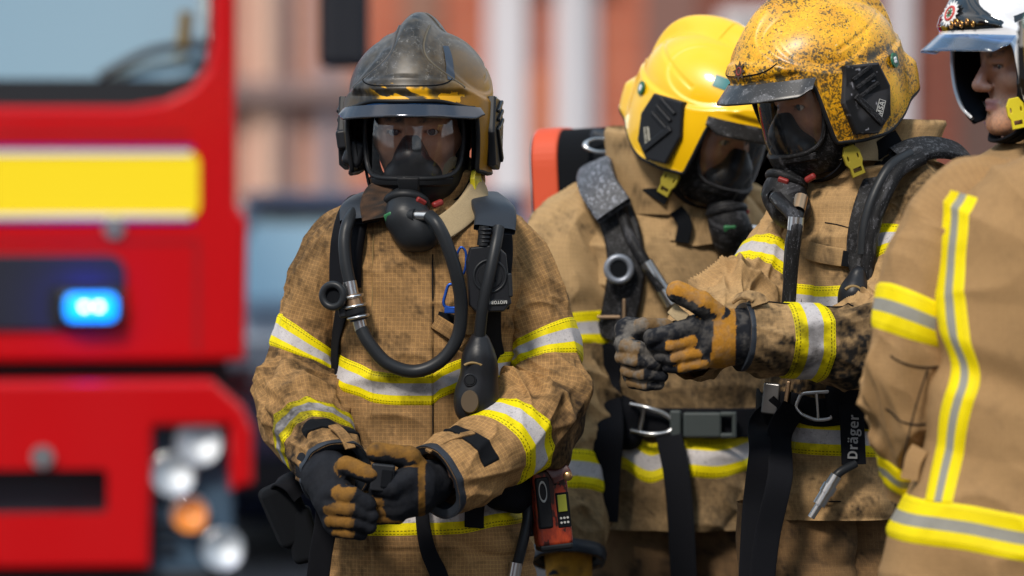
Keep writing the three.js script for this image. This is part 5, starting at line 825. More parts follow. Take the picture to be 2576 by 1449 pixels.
// ---------------------------------------------------------------- firefighter in the mottled yellow helmet, head bowed
{
  const base = W(2110, 724, -0.1); base.y = 0;
  const P = thing('person', 'firefighter in mottled dirty yellow helmet looking down while fastening a glove', 'person', base, 'firefighters standing together');
  const Mh = headM(2078, 240, -0.06, -62, 14, 0);
  const T = new Torso([[392, 2120, 2300, -0.13, 0.082], [430, 2070, 2350, -0.13, 0.098], [466, 2010, 2410, -0.125, 0.115], [520, 1965, 2445, -0.12, 0.130], [620, 1948, 2430, -0.12, 0.142], [760, 1948, 2370, -0.11, 0.146], [900, 1938, 2300, -0.11, 0.146], [1040, 1918, 2262, -0.11, 0.146], [1150, 1912, 2264, -0.11, 0.150], [1250, 1908, 2270, -0.11, 0.156], [1296, 1906, 2272, -0.11, 0.158]], {
    front: 135, disp: (th, y, p) => { const w = 0.5 * noise(p.x * 5, y * 5, 17); let d = 0.0065 * (1.6 * Math.abs(noise(p.x * 8 + w + 9, y * 7, p.z * 8)) - 0.5) + 0.0076 * (1.5 * rdg(noise(p.x * 11 - y * 8, y * 14 + w, p.z * 9 + 4)) - 0.6); d += 0.010 * sstep(1.16, 1.0, y) * (1.6 * Math.abs(noise(p.x * 4, y * 22 - p.x * 6 + w, 5)) - 0.5); const e = W(2062, 600, 0).x; d += 0.005 * sstep(-0.003, 0.003, p.x - e - (1.5 - y) * -0.10) * (p.z > -0.05 ? 1 : 0) * sstep(1.52, 1.46, y); return d; },
  });
  const SN = new Sleeve([[2235, 470, -0.10, 0.045], [2300, 488, -0.06, 0.064], [2330, 545, -0.02, 0.074], [2296, 650, 0.02, 0.070], [2272, 745, 0.07, 0.064], [2240, 838, 0.12, 0.066], [2140, 862, 0.17, 0.064], [2010, 856, 0.205, 0.064], [1862, 848, 0.235, 0.058]], { sd: 21, elbow: 0.62, fold: 0.006, bend: 0.014, stiff: [0.335, 0.832] });
  const SF = new Sleeve([[2090, 555, -0.17, 0.045], [2030, 570, -0.15, 0.058], [1965, 640, -0.11, 0.062], [1905, 720, -0.06, 0.061], [1845, 780, 0.0, 0.062], [1780, 838, 0.08, 0.058], [1722, 880, 0.15, 0.052]], { sd: 31, elbow: 0.6, fold: 0.007, bend: 0.016, stiff: [0.36] });
  T.others = [SN, SF]; SN.others = [T]; SF.others = [T];
  const S = (px, py, z, r, k) => [W(px, py, z), r, k];
  const dirt = dirtFn({ base: [0.82, 0.515, 0.24], grime: 0.36, sd: 12, stains: [S(2330, 500, 0.05, 0.06, 0.7), S(2290, 470, 0.0, 0.05, 0.55), S(2050, 900, 0.26, 0.06, 0.92), S(2150, 920, 0.23, 0.07, 0.95), S(2230, 890, 0.2, 0.05, 0.85), S(1940, 910, 0.28, 0.06, 0.85), S(2100, 800, 0.26, 0.035, 0.6), S(1910, 800, 0.28, 0.03, 0.6), S(2180, 830, 0.22, 0.04, 0.6), S(2000, 640, 0, 0.04, 0.5), S(2010, 980, 0.0, 0.07, 0.9), S(2150, 1000, 0.0, 0.08, 0.85), S(2020, 1180, 0.0, 0.05, 0.55), S(2180, 1220, 0.0, 0.06, 0.5), S(1890, 1000, 0.1, 0.08, 0.8)] });
  const tapeDirt = dirtFn({ base: [0.84, 0.84, 0.84], grime: 0.14, sd: 15, stains: [S(2010, 905, 0.27, 0.05, 0.8), S(1985, 790, 0.27, 0.03, 0.5), S(2050, 860, 0.27, 0.03, 0.6), S(1930, 1120, 0, 0.03, 0.7), S(2000, 1110, 0.05, 0.03, 0.5)] });
  const tunic = part('tunic', T.geo(360, 220, dirt), M.clothFaint, P, 'sandy brown fire tunic blackened at the forearm');
  part('sleeve', SN.geo(170, 260, dirt), M.clothFaint, tunic); part('sleeve', SF.geo(150, 190, dirt), M.clothFaint, tunic);
  part('reflective_tape', SN.tape(0.335, 0.066, [0.010, 180], tapeDirt), M.tape, tunic); part('reflective_tape', SN.tape(0.832, 0.072, [0.002, 0], tapeDirt), M.tape, tunic); part('reflective_tape', SF.tape(0.36, 0.068, [0.008, 90], tapeDirt), M.tape, tunic);
  part('reflective_tape', T.tape([[1950, 742], [2000, 756], [2060, 762], [2130, 754], [2250, 744]], 0.058, 15, 175, tapeDirt), M.tape, tunic);
  part('reflective_tape', T.tape([[1912, 1098], [1960, 1088], [2060, 1098], [2200, 1104], [2260, 1104]], 0.066, -10, 190, tapeDirt), M.tape, tunic);
  part('hook_patch', SN.patch(0.958, 0.030, 0.46, 0.80, 0.004), M.velcro, tunic); part('cuff_edge', SN.cuff(0.010, 0.001, 0.001), M.pad, tunic);
  part('cuff_tab', paint(strap([W(1850, 752, 0.245), W(1876, 742, 0.258), W(1905, 752, 0.262), W(1912, 768, 0.268)], [V(0, 0.8, 0.5), V(0, 0.9, 0.4), V(0, 0.8, 0.6), V(0, 0.5, 0.9)], 0.03, 0.007, 20), dirt), M.clothFaint, tunic);
  { const p = []; for (let i = 0; i <= 30; i++) p.push(SN.at(0.425, mix(0.70, 0.985, i / 30), 0.0012)); part('seam', tube(p, 0.0013, 60, 6), M.velcro, tunic); }
  part('collar', collarGeo(W(2205, 452, -0.13), 0.092, 0.088, 0.105, -80, 128, { color: dirt, flare: 0.06, sd: 22, lean: V(0.034, 0, -0.02) }), M.clothFaint, tunic);
  part('collar', collarGeo(W(2165, 482, -0.10), 0.098, 0.098, 0.045, 40, 215, { color: dirt, flare: 0.02, sd: 25, lean: V(0.01, 0, 0.0) }), M.clothFaint, tunic);
  part('hook_patch', strap([W(2198, 386, -0.02), W(2228, 366, -0.022), W(2262, 346, -0.035)], [V(0, 0.1, 1), V(0.1, 0.2, 1), V(0.3, 0.2, 0.9)], 0.030, 0.005, 16), M.velcro, tunic);
  part('pocket_loop', paint(strap([T.on(2042, 630, 0.010)[0], T.on(2090, 640, 0.012)[0], T.on(2150, 648, 0.010)[0]], zs(3), 0.033, 0.008, 16), dirt), M.clothFaint, tunic); part('hook_patch', strap([T.on(2124, 646, 0.016)[0], T.on(2138, 648, 0.016)[0], T.on(2150, 650, 0.015)[0]], zs(3), 0.028, 0.006, 10), M.velcro, tunic);
  for (const l of [[[2075, 560], [2110, 566], [2150, 578]], [[2012, 690], [2016, 800], [2018, 960]], [[1920, 1268], [2060, 1262], [2250, 1262]]]) part('seam', tube(l.map(([x, y]) => T.on(x, y, 0.0006)[0]), 0.0012, 40, 6), M.velcro, tunic);
  part('hood', collarGeo(W(2125, 410, -0.08), 0.082, 0.086, 0.095, -70, 250, { flare: 0.0, sd: 14, lean: V(-0.015, 0, 0.0) }), M.hood, P);
  const feet = [W(2010, 1400, -0.06), W(2200, 1400, -0.15)].map(p => V(p.x, 0.24, p.z));
  part('trousers', legsGeo([W(2010, 1262, -0.08), W(2170, 1262, -0.13)], feet, dirtFn({ base: [0.38, 0.22, 0.10], grime: 0.35, sd: 19 }), [0.112, 0.095, 0.08]), M.clothFaint, P);
  feet.forEach(f => part('boot', bootGeo(f, -0.7), M.rubber, P));
  addBody(P, Mh, { chest: W(2190, 560, -0.12), pelvis: W(2095, 1230, -0.11), sleeves: [SN, SF], feet });
  const hs = helmetTex((p, u, v) => {
    const n = fbm(p.x * 18 + 4, p.y * 18, p.z * 18, 4), f = fbm(p.x * 210, p.y * 210, p.z * 210, 4), g = noise(p.x * 640 + 3, p.y * 640, p.z * 640), d = noise(p.x * 300, p.y * 300, p.z * 300 + 8);
    let c = [0.92 + 0.08 * f, 0.68 + 0.12 * f, 0.05]; const oc = clamp(0.4 + 1.6 * n); c = c.map((q, i) => mix(q, [0.72, 0.48, 0.05][i], oc * 0.6));
    const f2 = fbm(p.x * 420, p.y * 420, p.z * 420 + 5, 3), spk = f * 0.9 + f2 * 1.3 + 0.35 * g + 0.75 * n + 0.04; c = c.map((q, i) => mix(q, [0.15, 0.12, 0.07][i], 0.80 * sstep(-0.12, 0.85, spk + 0.35 * fbm(p.x * 30, p.y * 9, p.z * 30 + 2, 3))));
    const band = sstep(0.02, 0.0, Math.abs(p.y - 0.062)) * sstep(0.0, 0.2, fbm(p.x * 60, p.y * 60, p.z * 60 + 7, 4)); c = c.map(q => mix(q, 0.14, band * 0.8));
    if (d > 0.88) c = [0.80, 0.76, 0.66]; return c;
  });
  const shell = addHelmet(P, Mh, { shell: pmat({ map: hs, roughness: 0.42, clearcoat: 0.25, clearcoatRoughness: 0.3 }), peak: M.visorDust, peakOut: 0.020, peakFwd: 0.012, inner: mat({ color: lc(0.02, 0.10, 0.08), roughness: 0.2 }), plate: M.rubberDust, mark: 'MSA', label: 'yellow helmet mottled with black soot' });
  { // worn crest print on the brow
    const p = helmetPoint(0.515, 0.535, 0.0014), n = V(0.1, 0.35, 1).normalize(), qn = new THREE.Quaternion().setFromUnitVectors(V(0, 0, 1), n), sh = new THREE.Shape(); for (let k = 0; k < 16; k++) { const a = k * Math.PI / 8, r = k % 2 ? 0.010 : 0.019; k ? sh.lineTo(r * Math.cos(a), r * Math.sin(a)) : sh.moveTo(r * Math.cos(a), r * Math.sin(a)); } sh.closePath();
    const g = new THREE.ExtrudeGeometry(sh, { depth: 0.0012, bevelEnabled: false }); g.applyQuaternion(qn); g.translate(p.x, p.y, p.z); part('crest_print', g.applyMatrix4(Mh), mat({ color: lc(0.06, 0.035, 0.02), roughness: 0.7 }), shell); const t = new THREE.TorusGeometry(0.0065, 0.0016, 8, 24); t.applyQuaternion(qn); t.translate(p.x, p.y, p.z + 0.001); part('crest_print', t.applyMatrix4(Mh), mat({ color: lc(0.22, 0.03, 0.02), roughness: 0.7 }), shell);
    const gr = []; for (let i = 0; i <= 30; i++) { const x = mix(-0.075, 0.085, i / 30), u = 0.5 + Math.asin(x / 0.142) / (2 * Math.PI); gr.push(helmetPoint(u, 0.560 - 0.05 * Math.pow(Math.abs(x) / 0.088, 6), 0.0004)); } part('crest_line', tube(gr, 0.0012, 90, 6).applyMatrix4(Mh), M.velcro, shell);
  }
  addChinStrap(shell, Mh, 1, 0.012, 0, true);
  const mk = addMask(P, Mh, { dusty: true, label: 'dusty black breathing mask tilted down' });
  const q = (x, y, z) => W(x, y, z), och = [0.56, 0.25, 0.03];
  part('glove', gloveGeo({ palm: [[q(1716, 885, 0.13), q(1650, 880, 0.19), 0.036, 0.036], [q(1640, 850, 0.21), q(1585, 838, 0.235), 0.030, 0.028], [q(1640, 900, 0.21), q(1600, 935, 0.225), 0.034, 0.026]], fingers: [
    { j: [q(1572, 828, 0.245), q(1568, 868, 0.262), q(1602, 878, 0.275), q(1634, 885, 0.268)], r: 0.0150, tanSeg: 1 }, { j: [q(1566, 898, 0.258), q(1600, 906, 0.276), q(1650, 914, 0.270)], r: 0.0138 }, { j: [q(1578, 932, 0.255), q(1615, 940, 0.270), q(1664, 946, 0.262)], r: 0.0125 }, { j: [q(1590, 962, 0.248), q(1622, 967, 0.260), q(1656, 967, 0.254)], r: 0.0110 },
    { j: [q(1700, 845, 0.20), q(1670, 826, 0.232), q(1618, 820, 0.258)], r: 0.0165, thumb: true }], tan: [0.25, 0.15, 0.065], grime: 0.6, dust: 0.36 }), M.glove, P, 'dusty grey and tan glove with curled fingers');
  part('glove', gloveGeo({ palm: [[q(1862, 848, 0.235), q(1806, 850, 0.245), 0.050, 0.048], [q(1800, 838, 0.250), q(1730, 838, 0.262), 0.036, 0.030], [q(1800, 870, 0.248), q(1748, 880, 0.258), 0.034, 0.028]], fingers: [
    { j: [q(1740, 822, 0.282), q(1690, 838, 0.296), q(1640, 850, 0.292)], r: 0.0160, tanSeg: 9 }, { j: [q(1738, 856, 0.284), q(1684, 868, 0.296), q(1648, 868, 0.282)], r: 0.0140 }, { j: [q(1752, 886, 0.280), q(1696, 898, 0.290), q(1660, 896, 0.276)], r: 0.0132 }, { j: [q(1768, 912, 0.274), q(1712, 922, 0.282), q(1680, 922, 0.27)], r: 0.0120 },
    { j: [q(1818, 808, 0.262), q(1762, 762, 0.285), q(1704, 734, 0.290)], r: 0.0205, thumb: true }], tan: och, grime: 0.35, dust: 0.16, palmTan: (x, y, z) => x > W(1792, 1, 0.26).x + 0.10 * (y - W(1, 850, 0.26).y) && x < W(1850, 1, 0.24).x }), M.glove, P, 'bright ochre and black glove with raised thumb');
  part('held_strip', strap([W(1690, 776, 0.272), W(1706, 790, 0.280), W(1724, 804, 0.284)], zs(3), 0.022, 0.006, 10), M.hood, P);

  const bb = W(2180, 900, -0.32);
  const A = thing('breathing_apparatus', 'dusty breathing set with hanging black straps on the firefighter in mottled helmet', 'breathing set', V(bb.x, 0.95, bb.z), 'breathing sets worn by the firefighters');
  part('air_cylinder', at(new THREE.CapsuleGeometry(0.075, 0.36, 8, 24), V(bb.x + 0.10, 1.2, -0.36), [0, 0, -6]), M.pad, A); part('backplate', at(box(0.26, 0.50, 0.035, 0.015), V(bb.x + 0.08, 1.2, -0.275), [0, 30, -6]), M.plastic, A);
  const onT = (l, lift) => { const a = l.map(([x, y]) => T.on(x, y, lift)); return [a.map(k => k[0]), a.map(k => k[1])]; };
  part('shoulder_pad', strap([W(2452, 430, -0.10), W(2425, 392, -0.06), W(2370, 372, -0.03), W(2310, 376, -0.005), W(2262, 402, 0.015)], [V(0.6, 0.7, 0.3), V(0.4, 0.8, 0.4), V(0.1, 0.9, 0.5), V(-0.1, 0.8, 0.6), V(-0.2, 0.6, 0.8)], 0.062, 0.018, 40), M.padDust, A);
  { const [p, n] = onT([[2225, 445], [2188, 510], [2168, 580], [2164, 640], [2178, 700]], 0.012); part('shoulder_strap', strap([W(2290, 392, -0.01), ...p], [V(0, 0.6, 0.8), ...n], 0.046, 0.018, 60), M.rubberDust, A); }
  part('air_hose', tube([W(2320, 398, 0.02), W(2262, 430, 0.048), W(2222, 500, 0.070), W(2196, 580, 0.075), W(2186, 650, 0.075), W(2176, 720, 0.075)], 0.0125, 60, 14), M.rubberDust, A); part('air_hose', tube([W(2290, 388, 0.01), W(2240, 420, 0.045), W(2200, 490, 0.062), W(2176, 570, 0.068), W(2170, 640, 0.07)], 0.011, 60, 14), M.hose, A);
  part('warning_unit', blob([[W(2158, 690, 0.085), W(2148, 740, 0.09), 0.015, 0.022], [W(2148, 740, 0.09), W(2138, 790, 0.09), 0.024, 0.024]], 0.02, 0.004), M.plastic, A); { const t = new THREE.TorusGeometry(0.018, 0.003, 8, 24, 2.4); part('warning_unit_band', at(t, W(2146, 746, 0.112)), M.gold, A); }
  part('air_hose', tube([mk.port, W(2002, 560, 0.16), W(1998, 600, 0.16), W(1990, 680, 0.15), W(1984, 760, 0.145), W(1975, 850, 0.13)], 0.0125, 70, 14), M.rubberDust, A); part('hose_coupling', new THREE.TubeGeometry(new THREE.LineCurve3(W(2003, 546, 0.16), W(2000, 580, 0.16)), 2, 0.0140, 16), M.metal, A);
  part('supply_hose', tube([W(2012, 505, 0.06), W(2008, 540, 0.085), W(1992, 600, 0.10), W(1984, 700, 0.10)], 0.011, 40, 12), M.hose, A); part('hose_coupling', new THREE.TubeGeometry(new THREE.LineCurve3(W(2016, 496, 0.07), W(2008, 530, 0.09)), 2, 0.0120, 16), M.brass, A);
  { const p = [], n = []; for (let k = 0; k <= 40; k++) { const th = R(k * 9), y = 1.165 + 0.006 * Math.sin(k); p.push(T.atY(th, y, 0.008)); n.push(T.raw(th, y)[1]); } part('waist_belt', strap(p, n, 0.050, 0.006, 120), M.web, A); }
  part('waist_pad', blob([[T.on(2110, 985, 0.012)[0], T.on(2190, 990, 0.012)[0], 0.026, 0.03], [T.on(2110, 1030, 0.012)[0], T.on(2190, 1040, 0.012)[0], 0.024, 0.03]], 0.02, 0.006), M.web, A);
  { const [p, n] = onT([[2128, 1010], [2130, 1080], [2132, 1168]], 0.034); const s = part('strap_end', strap(p, n, 0.044, 0.008, 20), M.web, A); const tx = text('Dräger', 0.0175, 0.001); tx.rotateZ(Math.PI / 2); part('lettering', at(tx, p[1].clone().add(V(0.003, -0.012, 0.0125)), [0, 0, -2]), M.dimPrint, s); }
  part('buckle', at(box(0.030, 0.056, 0.012, 0.004), T.on(1968, 1000, 0.022)[0], [0, -15, -6]), mat({ color: lc(0.20, 0.20, 0.20), roughness: 0.35, metalness: 0.8 }), A); part('buckle', at(box(0.008, 0.05, 0.010, 0.003), T.on(2000, 990, 0.02)[0], [0, 0, -8]), M.brass, A);
  { const D2 = [[2030, 1000], [2040, 985], [2092, 980], [2092, 988], [2092, 1048], [2060, 1054], [2034, 1040], [2024, 1020]].map(([x, y]) => T.on(x, y, 0.026)[0]); part('ring', new THREE.TubeGeometry(new THREE.CatmullRomCurve3(D2, true, 'catmullrom', 0.3), 60, 0.0034, 8, true), M.metal, A); part('ring', tube([T.on(2066, 984, 0.026)[0], T.on(2066, 1016, 0.026)[0], T.on(2066, 1052, 0.026)[0]], 0.003, 10, 8), M.metal, A); }
  part('hanging_strap', strap([T.on(1985, 1015, 0.018)[0], T.on(1945, 1060, 0.022)[0], W(1912, 1140, 0.10), W(1896, 1280, 0.09), W(1884, 1500, 0.09)], zs(5), 0.040, 0.005, 50), M.web, A);
  part('hanging_strap', strap([T.on(2020, 1020, 0.024)[0], T.on(1990, 1080, 0.03)[0], W(1962, 1200, 0.13), W(1930, 1350, 0.125), W(1912, 1500, 0.12)], [V(0.2, 0, 1), V(0.1, 0, 1), V(0.2, 0, 1), V(0.15, 0, 1), V(0.1, 0, 1)], 0.046, 0.006, 50), M.web, A);
  { const h = [T.on(2135, 1165, 0.034)[0], W(2110, 1190, 0.09), W(2098, 1205, 0.09)]; part('quick_connect_hose', tube(h, 0.008, 20, 10), M.hose, A); for (const [a, b, r] of [[[2104, 1196], [2088, 1222], 0.0105], [[2090, 1220], [2078, 1240], 0.0135], [[2079, 1238], [2060, 1270], 0.0115], [[2060, 1270], [2040, 1302], 0.0065]]) part('hose_coupling', new THREE.TubeGeometry(new THREE.LineCurve3(W(a[0], a[1], 0.09), W(b[0], b[1], 0.09)), 2, r, 14), M.metal, A); }
}
// ---------------------------------------------------------------- firefighter behind in the clean yellow helmet, bent forward
{
  const base = W(1700, 724, -0.8); base.y = 0;
  const P = thing('person', 'firefighter in clean bright yellow helmet bowing his head behind the others', 'person', base, 'firefighters standing together');
  const Mh = headM(1772, 316, -0.66, 52, 22, 0);
  const T = new Torso([[432, 1600, 1790, -0.82, 0.085], [470, 1530, 1850, -0.81, 0.10], [515, 1440, 1905, -0.80, 0.125], [575, 1392, 1935, -0.79, 0.142], [680, 1400, 1952, -0.78, 0.150], [800, 1440, 1950, -0.78, 0.150], [950, 1480, 1930, -0.78, 0.150], [1080, 1490, 1922, -0.78, 0.150], [1200, 1482, 1925, -0.78, 0.155], [1322, 1488, 1905, -0.78, 0.165]], {
    front: 62, disp: (th, y, p) => { const w = 0.5 * noise(p.x * 5, y * 5, 27); let d = 0.008 * (1.6 * Math.abs(noise(p.x * 7 + w + 3, y * 6, p.z * 8)) - 0.5) + 0.0085 * (1.5 * rdg(noise(p.x * 10 + y * 7, y * 14 + w, p.z * 9 + 4)) - 0.6); d += 0.014 * sstep(1.15, 0.98, y) * (1.6 * Math.abs(noise(p.x * 6 + 2, y * 16 - p.x * 9 + w, 6)) - 0.5); d += 0.006 * sstep(-0.004, 0.004, p.x - W(1735, 700, -0.65).x) * sstep(1.42, 1.36, y); return d; },
  });
  const SA = new Sleeve([[1545, 540, -0.78, 0.045], [1478, 556, -0.75, 0.066], [1420, 620, -0.72, 0.076], [1416, 740, -0.70, 0.072], [1424, 880, -0.68, 0.067], [1430, 1050, -0.64, 0.066], [1432, 1200, -0.60, 0.062], [1430, 1415, -0.54, 0.060]], { sd: 41, elbow: 0.55, fold: 0.008, bend: 0.012, stiff: [0.405, 0.78] });
  const SB = new Sleeve([[1830, 545, -0.84, 0.045], [1895, 570, -0.86, 0.062], [1940, 650, -0.88, 0.068], [1952, 820, -0.90, 0.064], [1945, 1000, -0.88, 0.062], [1930, 1200, -0.82, 0.058]], { sd: 51, elbow: 0.55, fold: 0.007, bend: 0.012 });
  T.others = [SA, SB]; SA.others = [T]; SB.others = [T];
  const S = (px, py, z, r, k) => [W(px, py, z), r, k];
  const dirt = dirtFn({ base: [0.78, 0.51, 0.25], grime: 0.34, sd: 42, stains: [S(1800, 980, -0.65, 0.09, 0.75), S(1640, 1000, -0.65, 0.08, 0.7), S(1800, 1260, -0.62, 0.09, 0.6), S(1600, 1270, -0.62, 0.07, 0.55), S(1440, 1330, -0.5, 0.06, 0.5), S(1800, 700, -0.65, 0.08, 0.4)] });
  const td = dirtFn({ base: [0.86, 0.86, 0.86], grime: 0.08, sd: 44 });
  const tunic = part('tunic', T.geo(300, 200, dirt), M.clothFaint, P, 'sandy brown fire tunic crumpled at the waist');
  part('sleeve', SA.geo(140, 220, dirt), M.clothFaint, tunic); part('sleeve', SB.geo(100, 140, dirt), M.clothFaint, tunic);
  part('reflective_tape', SA.tape(0.405, 0.066, [0.006, 90], td), M.tape, tunic); part('reflective_tape', SA.tape(0.78, 0.075, [0.002, 90], td), M.tape, tunic);
  part('reflective_tape', T.tape([[1490, 1120], [1570, 1130], [1640, 1165], [1700, 1148], [1790, 1155], [1890, 1128], [1920, 1120]], 0.074, -20, 200, td, 0.003, 260), M.tape, tunic);
  part('reflective_tape', T.tape([[1450, 800], [1540, 852], [1700, 860], [1850, 850], [1940, 840]], 0.066, 0, 180, td), M.tape, tunic);
  part('cuff_edge', SA.cuff(0.028, 0.006, 0.004), M.pad, tunic);
  part('collar', collarGeo(W(1684, 532, -0.765), 0.112, 0.112, 0.16, 40, 270, { color: dirt, flare: 0.02, sd: 33, lean: V(-0.012, 0, 0.03) }), M.clothFaint, tunic);
  part('collar', collarGeo(W(1740, 610, -0.74), 0.125, 0.11, 0.085, 10, 110, { color: dirt, flare: -0.08, sd: 37, lean: V(-0.01, 0.01, -0.02) }), M.clothFaint, tunic);
  part('hook_patch', strap([W(1600, 440, -0.672), W(1638, 466, -0.650), W(1684, 496, -0.640)], [V(-0.5, 0.1, 0.9), V(-0.3, 0.1, 0.9), V(0, 0.1, 1)], 0.036, 0.006, 16), M.velcro, tunic); part('hook_patch', strap([W(1700, 528, -0.628), W(1722, 560, -0.625), W(1716, 610, -0.628)], zs(3), 0.028, 0.006, 16), M.velcro, tunic);
  part('hood', collarGeo(W(1755, 450, -0.75), 0.088, 0.092, 0.12, -60, 250, { flare: 0.0, sd: 34 }), M.hood, P);
  const feet = [W(1600, 1400, -0.8), W(1820, 1400, -0.8)].map(p => V(p.x, 0.24, p.z));
  part('trousers', legsGeo([W(1600, 1270, -0.78), W(1800, 1270, -0.79)], feet, dirtFn({ base: [0.30, 0.18, 0.09], grime: 0.4, sd: 49 }), [0.125, 0.10, 0.085]), M.clothFaint, P);
  feet.forEach(f => part('boot', bootGeo(f, 0.5), M.rubber, P));
  addBody(P, Mh, { chest: W(1690, 600, -0.80), pelvis: W(1700, 1260, -0.78), sleeves: [SA, SB], feet });
  const shell = addHelmet(P, Mh, { shell: pmat({ color: lc(0.92, 0.53, 0.002), roughness: 0.35, clearcoat: 0.5, clearcoatRoughness: 0.1 }), peak: M.visorDust, peakOut: 0.006, markPlate: 'VECTOR', label: 'clean glossy bright yellow helmet' });
  part('green_sticker', grid((u, v) => helmetPoint(mix(0.318, 0.380, u), mix(0.378, 0.455, v), 0.0014), 14, 10).applyMatrix4(Mh), mat({ color: lc(0.005, 0.16, 0.17), roughness: 0.4 }), shell);
  { const g = cyl(0.0025, 0.0025, 0.002, 12).rotateX(Math.PI / 2); const p = helmetPoint(0.45, 0.27, 0.001); g.translate(p.x, p.y, p.z); part('vent_plug', g.applyMatrix4(Mh), M.velcro, shell); }
  addChinStrap(shell, Mh, -1, 0, 0, true);
  const mk = addMask(P, Mh, { dusty: true, label: 'dusty black breathing mask half hidden behind the next man' });
  part('glove', gloveGeo({ palm: [[W(1430, 1400, -0.54), W(1432, 1470, -0.52), 0.045, 0.042]], fingers: fingers([[[1405, 1490, -0.50], [1402, 1530, -0.47], [1408, 1560, -0.46]], [[1428, 1495, -0.49], [1428, 1540, -0.46], [1432, 1572, -0.45]], [[1450, 1492, -0.49], [1452, 1536, -0.46], [1454, 1565, -0.45]], [[1470, 1485, -0.5], [1474, 1525, -0.47], [1474, 1550, -0.46]]], 0.0125).concat([{ j: [W(1400, 1450, -0.5), W(1388, 1485, -0.47), W(1392, 1515, -0.45)], r: 0.014, thumb: true }]), tan: [0.55, 0.27, 0.03], cell: 0.005, palmTan: () => true }), M.glove, P, 'ochre glove below the dark cuff');

  const A = thing('breathing_apparatus', 'breathing set with red and black cylinder bag behind the clean yellow helmet', 'breathing set', V(W(1640, 900, -1.0).x, 0.95, -1.0), 'breathing sets worn by the firefighters');
  { const c = W(1470, 610, -0.97), slab = (x0, x1, grow) => { const s = new THREE.Shape(), hh = 0.215 + grow, dd = 0.10 + grow, r = 0.07; s.moveTo(-dd + r, -hh); s.lineTo(dd - r, -hh); s.quadraticCurveTo(dd, -hh, dd, -hh + r); s.lineTo(dd, hh - r); s.quadraticCurveTo(dd, hh, dd - r, hh); s.lineTo(-dd + r, hh); s.quadraticCurveTo(-dd, hh, -dd, hh - r); s.lineTo(-dd, -hh + r); s.quadraticCurveTo(-dd, -hh, -dd + r, -hh); const e = new THREE.ExtrudeGeometry(s, { depth: x1 - x0, bevelEnabled: true, bevelThickness: 0.006, bevelSize: 0.006, bevelSegments: 3, curveSegments: 10 }); e.translate(0, 0, x0); e.rotateY(Math.PI / 2); return at(e, c, [0, -14, 3]); };
    const bag = part('cylinder_bag', slab(-0.070, 0.075, 0), M.velcro, A, 'rounded black cylinder bag with red side band'); part('red_band', slab(-0.066, -0.026, 0.004), mat({ color: lc(0.60, 0.07, 0.02), roughness: 0.65 }), bag); const t = new THREE.TorusGeometry(0.022, 0.004, 10, 28); t.scale(1.4, 0.7, 1); part('ring', at(t, W(1512, 366, -0.84), [-35, 10, 0]), M.metal, bag); part('flap', at(box(0.07, 0.03, 0.12, 0.012), W(1535, 352, -0.93), [0, -8, -16]), M.pad, bag); }
  part('shoulder_pad', strap([W(1545, 405, -0.86), W(1500, 418, -0.74), W(1506, 470, -0.65), W(1545, 530, -0.615)], [V(-0.2, 1, -0.2), V(-0.5, 0.8, 0.4), V(-0.4, 0.5, 0.8), V(-0.2, 0.2, 1)], 0.075, 0.018, 40), mat({ map: speckTex, color: lc(3.4, 3.6, 4.0), roughness: 0.6 }), A);
  const onT = (l, lift) => { const a = l.map(([x, y]) => T.on(x, y, lift)); return [a.map(k => k[0]), a.map(k => k[1])]; };
  { const [p, n] = onT([[1545, 530], [1572, 600], [1580, 680], [1568, 770], [1552, 850]], 0.014); part('shoulder_strap', strap(p, n, 0.072, 0.020, 50), M.rubberDust, A); }
  part('air_hose', tube([T.on(1568, 540, 0.03)[0], T.on(1590, 590, 0.034)[0], T.on(1628, 660, 0.034)[0], T.on(1668, 720, 0.034)[0]], 0.0115, 40, 12), M.rubberDust, A); part('hose_coupling', new THREE.TubeGeometry(new THREE.LineCurve3(T.on(1630, 660, 0.034)[0], T.on(1690, 752, 0.034)[0]), 2, 0.0135, 14), M.metal, A);
  { const c = T.on(1574, 676, 0.05)[0]; part('ring_socket', at(new THREE.TorusGeometry(0.0225, 0.0065, 12, 32), c), mat({ color: lc(0.22, 0.24, 0.28), roughness: 0.4, metalness: 0.5 }), A); part('ring_socket', at(cyl(0.022, 0.02, 0.03).rotateX(Math.PI / 2), c.clone().add(V(0, 0, -0.014))), M.velcro, A); }
  part('strap_bar', at(box(0.062, 0.006, 0.006, 0.002), T.on(1556, 790, 0.026)[0]), M.brass, A); part('strap_bar', at(box(0.006, 0.05, 0.006, 0.002), T.on(1582, 775, 0.03)[0]), M.brass, A);
  { const p = [], n = []; for (let k = 0; k <= 40; k++) { const th = R(k * 9), y = W(1700, 1062, -0.65).y; p.push(T.atY(th, y, 0.010)); n.push(T.raw(th, y)[1]); } part('waist_belt', strap(p, n, 0.056, 0.006, 120), M.web, A); }
  part('waist_pad', blob([[T.on(1500, 1000, 0.012)[0], T.on(1580, 1040, 0.012)[0], 0.035, 0.03], [T.on(1500, 1080, 0.012)[0], T.on(1590, 1100, 0.012)[0], 0.035, 0.025]], 0.03, 0.007), M.web, A);
